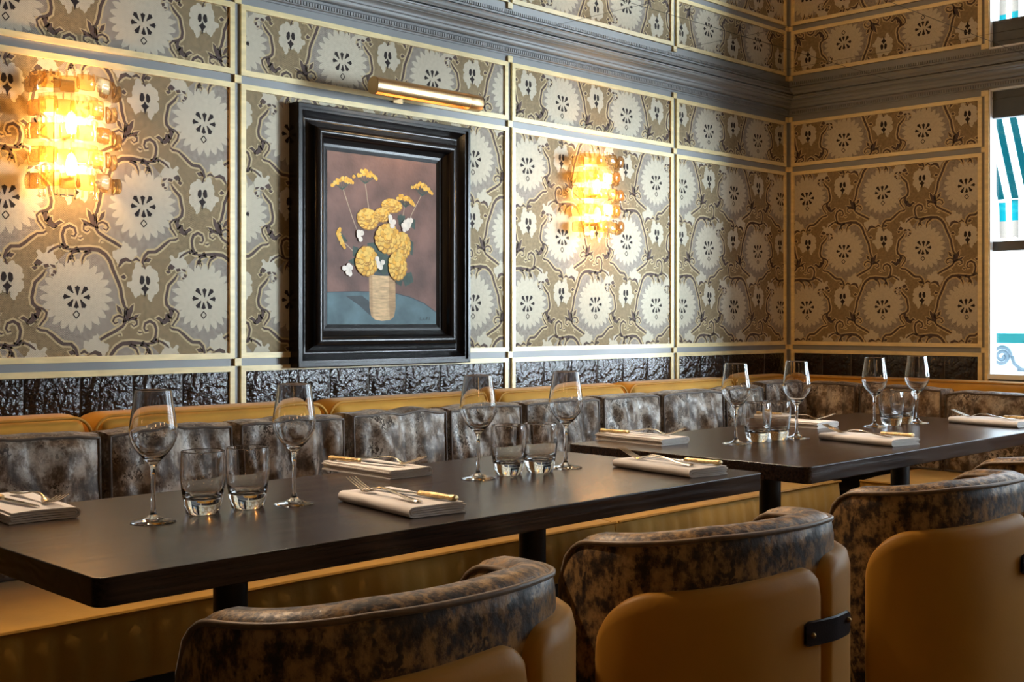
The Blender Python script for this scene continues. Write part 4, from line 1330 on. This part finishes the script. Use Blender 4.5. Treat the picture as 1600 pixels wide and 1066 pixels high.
def sconce(x, label):
    t = thing('wall_sconce', label, 'wall lamp', (x, 0, 1.563), 0, 'amber glass wall sconces')
    b = MB(); b.box((-.028, -.001, -.15), (.028, -.005, .15)); b.build('backplate', M['brass'], t, bevel=.001)
    zs = (.127, .065, .001, -.060, -.124)
    for k, z in enumerate(zs):
        rad = .098 if k % 2 == 0 else .088
        npl = 9
        for q in range(npl):
            a = radians(-84 + 168 * (q + (0.0 if k % 2 else 0.3)) / (npl - 1 + .3))
            rr = rad * (1.0 + .22 * ((q * 7 + k * 3) % 3 - 1) * .6)
            p = (rr * 1.20 * sin(a), -.018 - rr * cos(a), z + .003 * ((q * 5 + k) % 3 - 1))
            inst(plate_me, 'glass_plate', t, p, (0, .03 * ((q + k) % 3 - 1), a))
        if k < 4:
            for q in range(12):
                a = radians(-80 + 160 * q / 11)
                inst(bead_me, 'crystal_bar', t, (.075 * sin(a), -.018 - .068 * cos(a), z - .0315), (0, 0, a))
    for z, fl_ in ((.152, 0), (-.152, pi)):
        for q in range(12):
            a = radians(-82 + 164 * q / 11)
            inst(pin_me, 'crystal_pin', t, (.078 * sin(a), -.018 - .070 * cos(a), z), (fl_, 0, 0))
    for z in (.033, -.075):
        b = MB(); b.lathe([(0, -.030), (.011, -.026), (.015, -.006), (.013, .012), (.008, .026), (0, .034)], 14, (0, -.045, z)); b.build('bulb', M['bulb'], t, True)
        b = MB(); b.tube([(0, -.012, z - .034), (0, -.045, z - .034), (0, -.045, z - .026)], .007, 8); b.build('lamp_holder', M['brass'], t, True)
        point('sconce_lamp', (x, -0.075, 1.563 + z), 6.0, 0.03, (1, .55, .19))
    return t
sconce(-3.503, 'tiered amber glass wall sconce at the upper left, left of the picture')
sconce(-1.419, 'tiered amber glass wall sconce between the picture and the room corner')

# ------------------------------------------------------------------ unseen globe lamps, added on the rear walls as warm fill
def globe(loc, label, p):
    t = thing('added_globe_lamp', label, 'wall lamp', loc, 0, 'added fill lamps on the rear walls')
    b = MB(); b.lathe([(0.09 * sin(pi * k / 12), -.09 * cos(pi * k / 12)) for k in range(13)], 20); b.build('globe', M['globe'], t, True)
    b = MB(); b.lathe([(0, -.13), (.03, -.13), (.03, -.088), (0, -.088)], 14); b.build('base', M['brass'], t, True, 40)
    return t
for k, x in enumerate((-7.6, -5.4, -3.2, -1.2)):
    globe((x, RY0 + 0.12, 1.65), '%s added fill lamp from the end wall on the rear wall behind the camera' % ('first', 'second', 'third', 'fourth')[k], 1)
    point('globe_fill_light', (x, RY0 + 0.30, 1.65), 5.5, 0.1, (1, .56, .22))
for k, y in enumerate((-1.6, -4.2)):
    globe((RX0 + 0.12, y, 1.65), ('added fill lamp on the end wall closer to the banquette', 'added fill lamp on the end wall closer to the rear wall')[k], 1)
    point('globe_fill_light', (RX0 + 0.30, y, 1.65), 1.5, 0.1, (1, .48, .17))

# ------------------------------------------------------------------ recessed ceiling spotlights over the tables and an added one toward the right wall
def spot(x, y, target, power, cone, label, colr):
    t = thing('ceiling_spotlight', label, 'spotlight', (x, y, ZC - 0.001), 0, 'recessed ceiling spotlights')
    b = MB(); b.lathe([(0.030, 0), (0.046, 0), (0.046, -.004), (0.036, -.006), (0.030, -.003)], 24); b.build('trim_ring', M['brass'], t, True, 40)
    b = MB(); b.lathe([(0, -.0015), (0.030, -.0015), (0.030, 0), (0, 0)], 20); b.build('lens', M['globe'], t, True, 40)
    l = bpy.data.lights.new('spotlight_beam', 'SPOT')
    l.energy = power; l.color = colr; l.spot_size = radians(cone); l.spot_blend = 0.7; l.shadow_soft_size = 0.03
    o = bpy.data.objects.new('spotlight_beam', l); COL.objects.link(o)
    o.location = (x, y, ZC - 0.012)
    o.rotation_euler = (Vector(target) - o.location).to_track_quat('-Z', 'Y').to_euler()
AMB = (1.0, .46, .13)
WHT = (1.0, .76, .54)
spot(-3.80, -0.60, (-3.80, -1.36, .75), 72, 70, 'ceiling spotlight over the left half of the near table', WHT)
spot(-2.95, -0.60, (-2.95, -1.36, .75), 72, 70, 'ceiling spotlight over the right half of the near table', WHT)
spot(-2.05, -0.60, (-2.05, -1.36, .75), 72, 70, 'ceiling spotlight over the left half of the far table', WHT)
spot(-1.50, -1.32, (-1.35, -1.42, .75), 52, 70, 'ceiling spotlight over the right half of the far table', WHT)
spot(-3.10, -2.55, (0, -.62, 1.35), 120, 30, 'added ceiling spotlight that warms the papered right wall', AMB)  # unseen spot, added to give the right wall its amber light
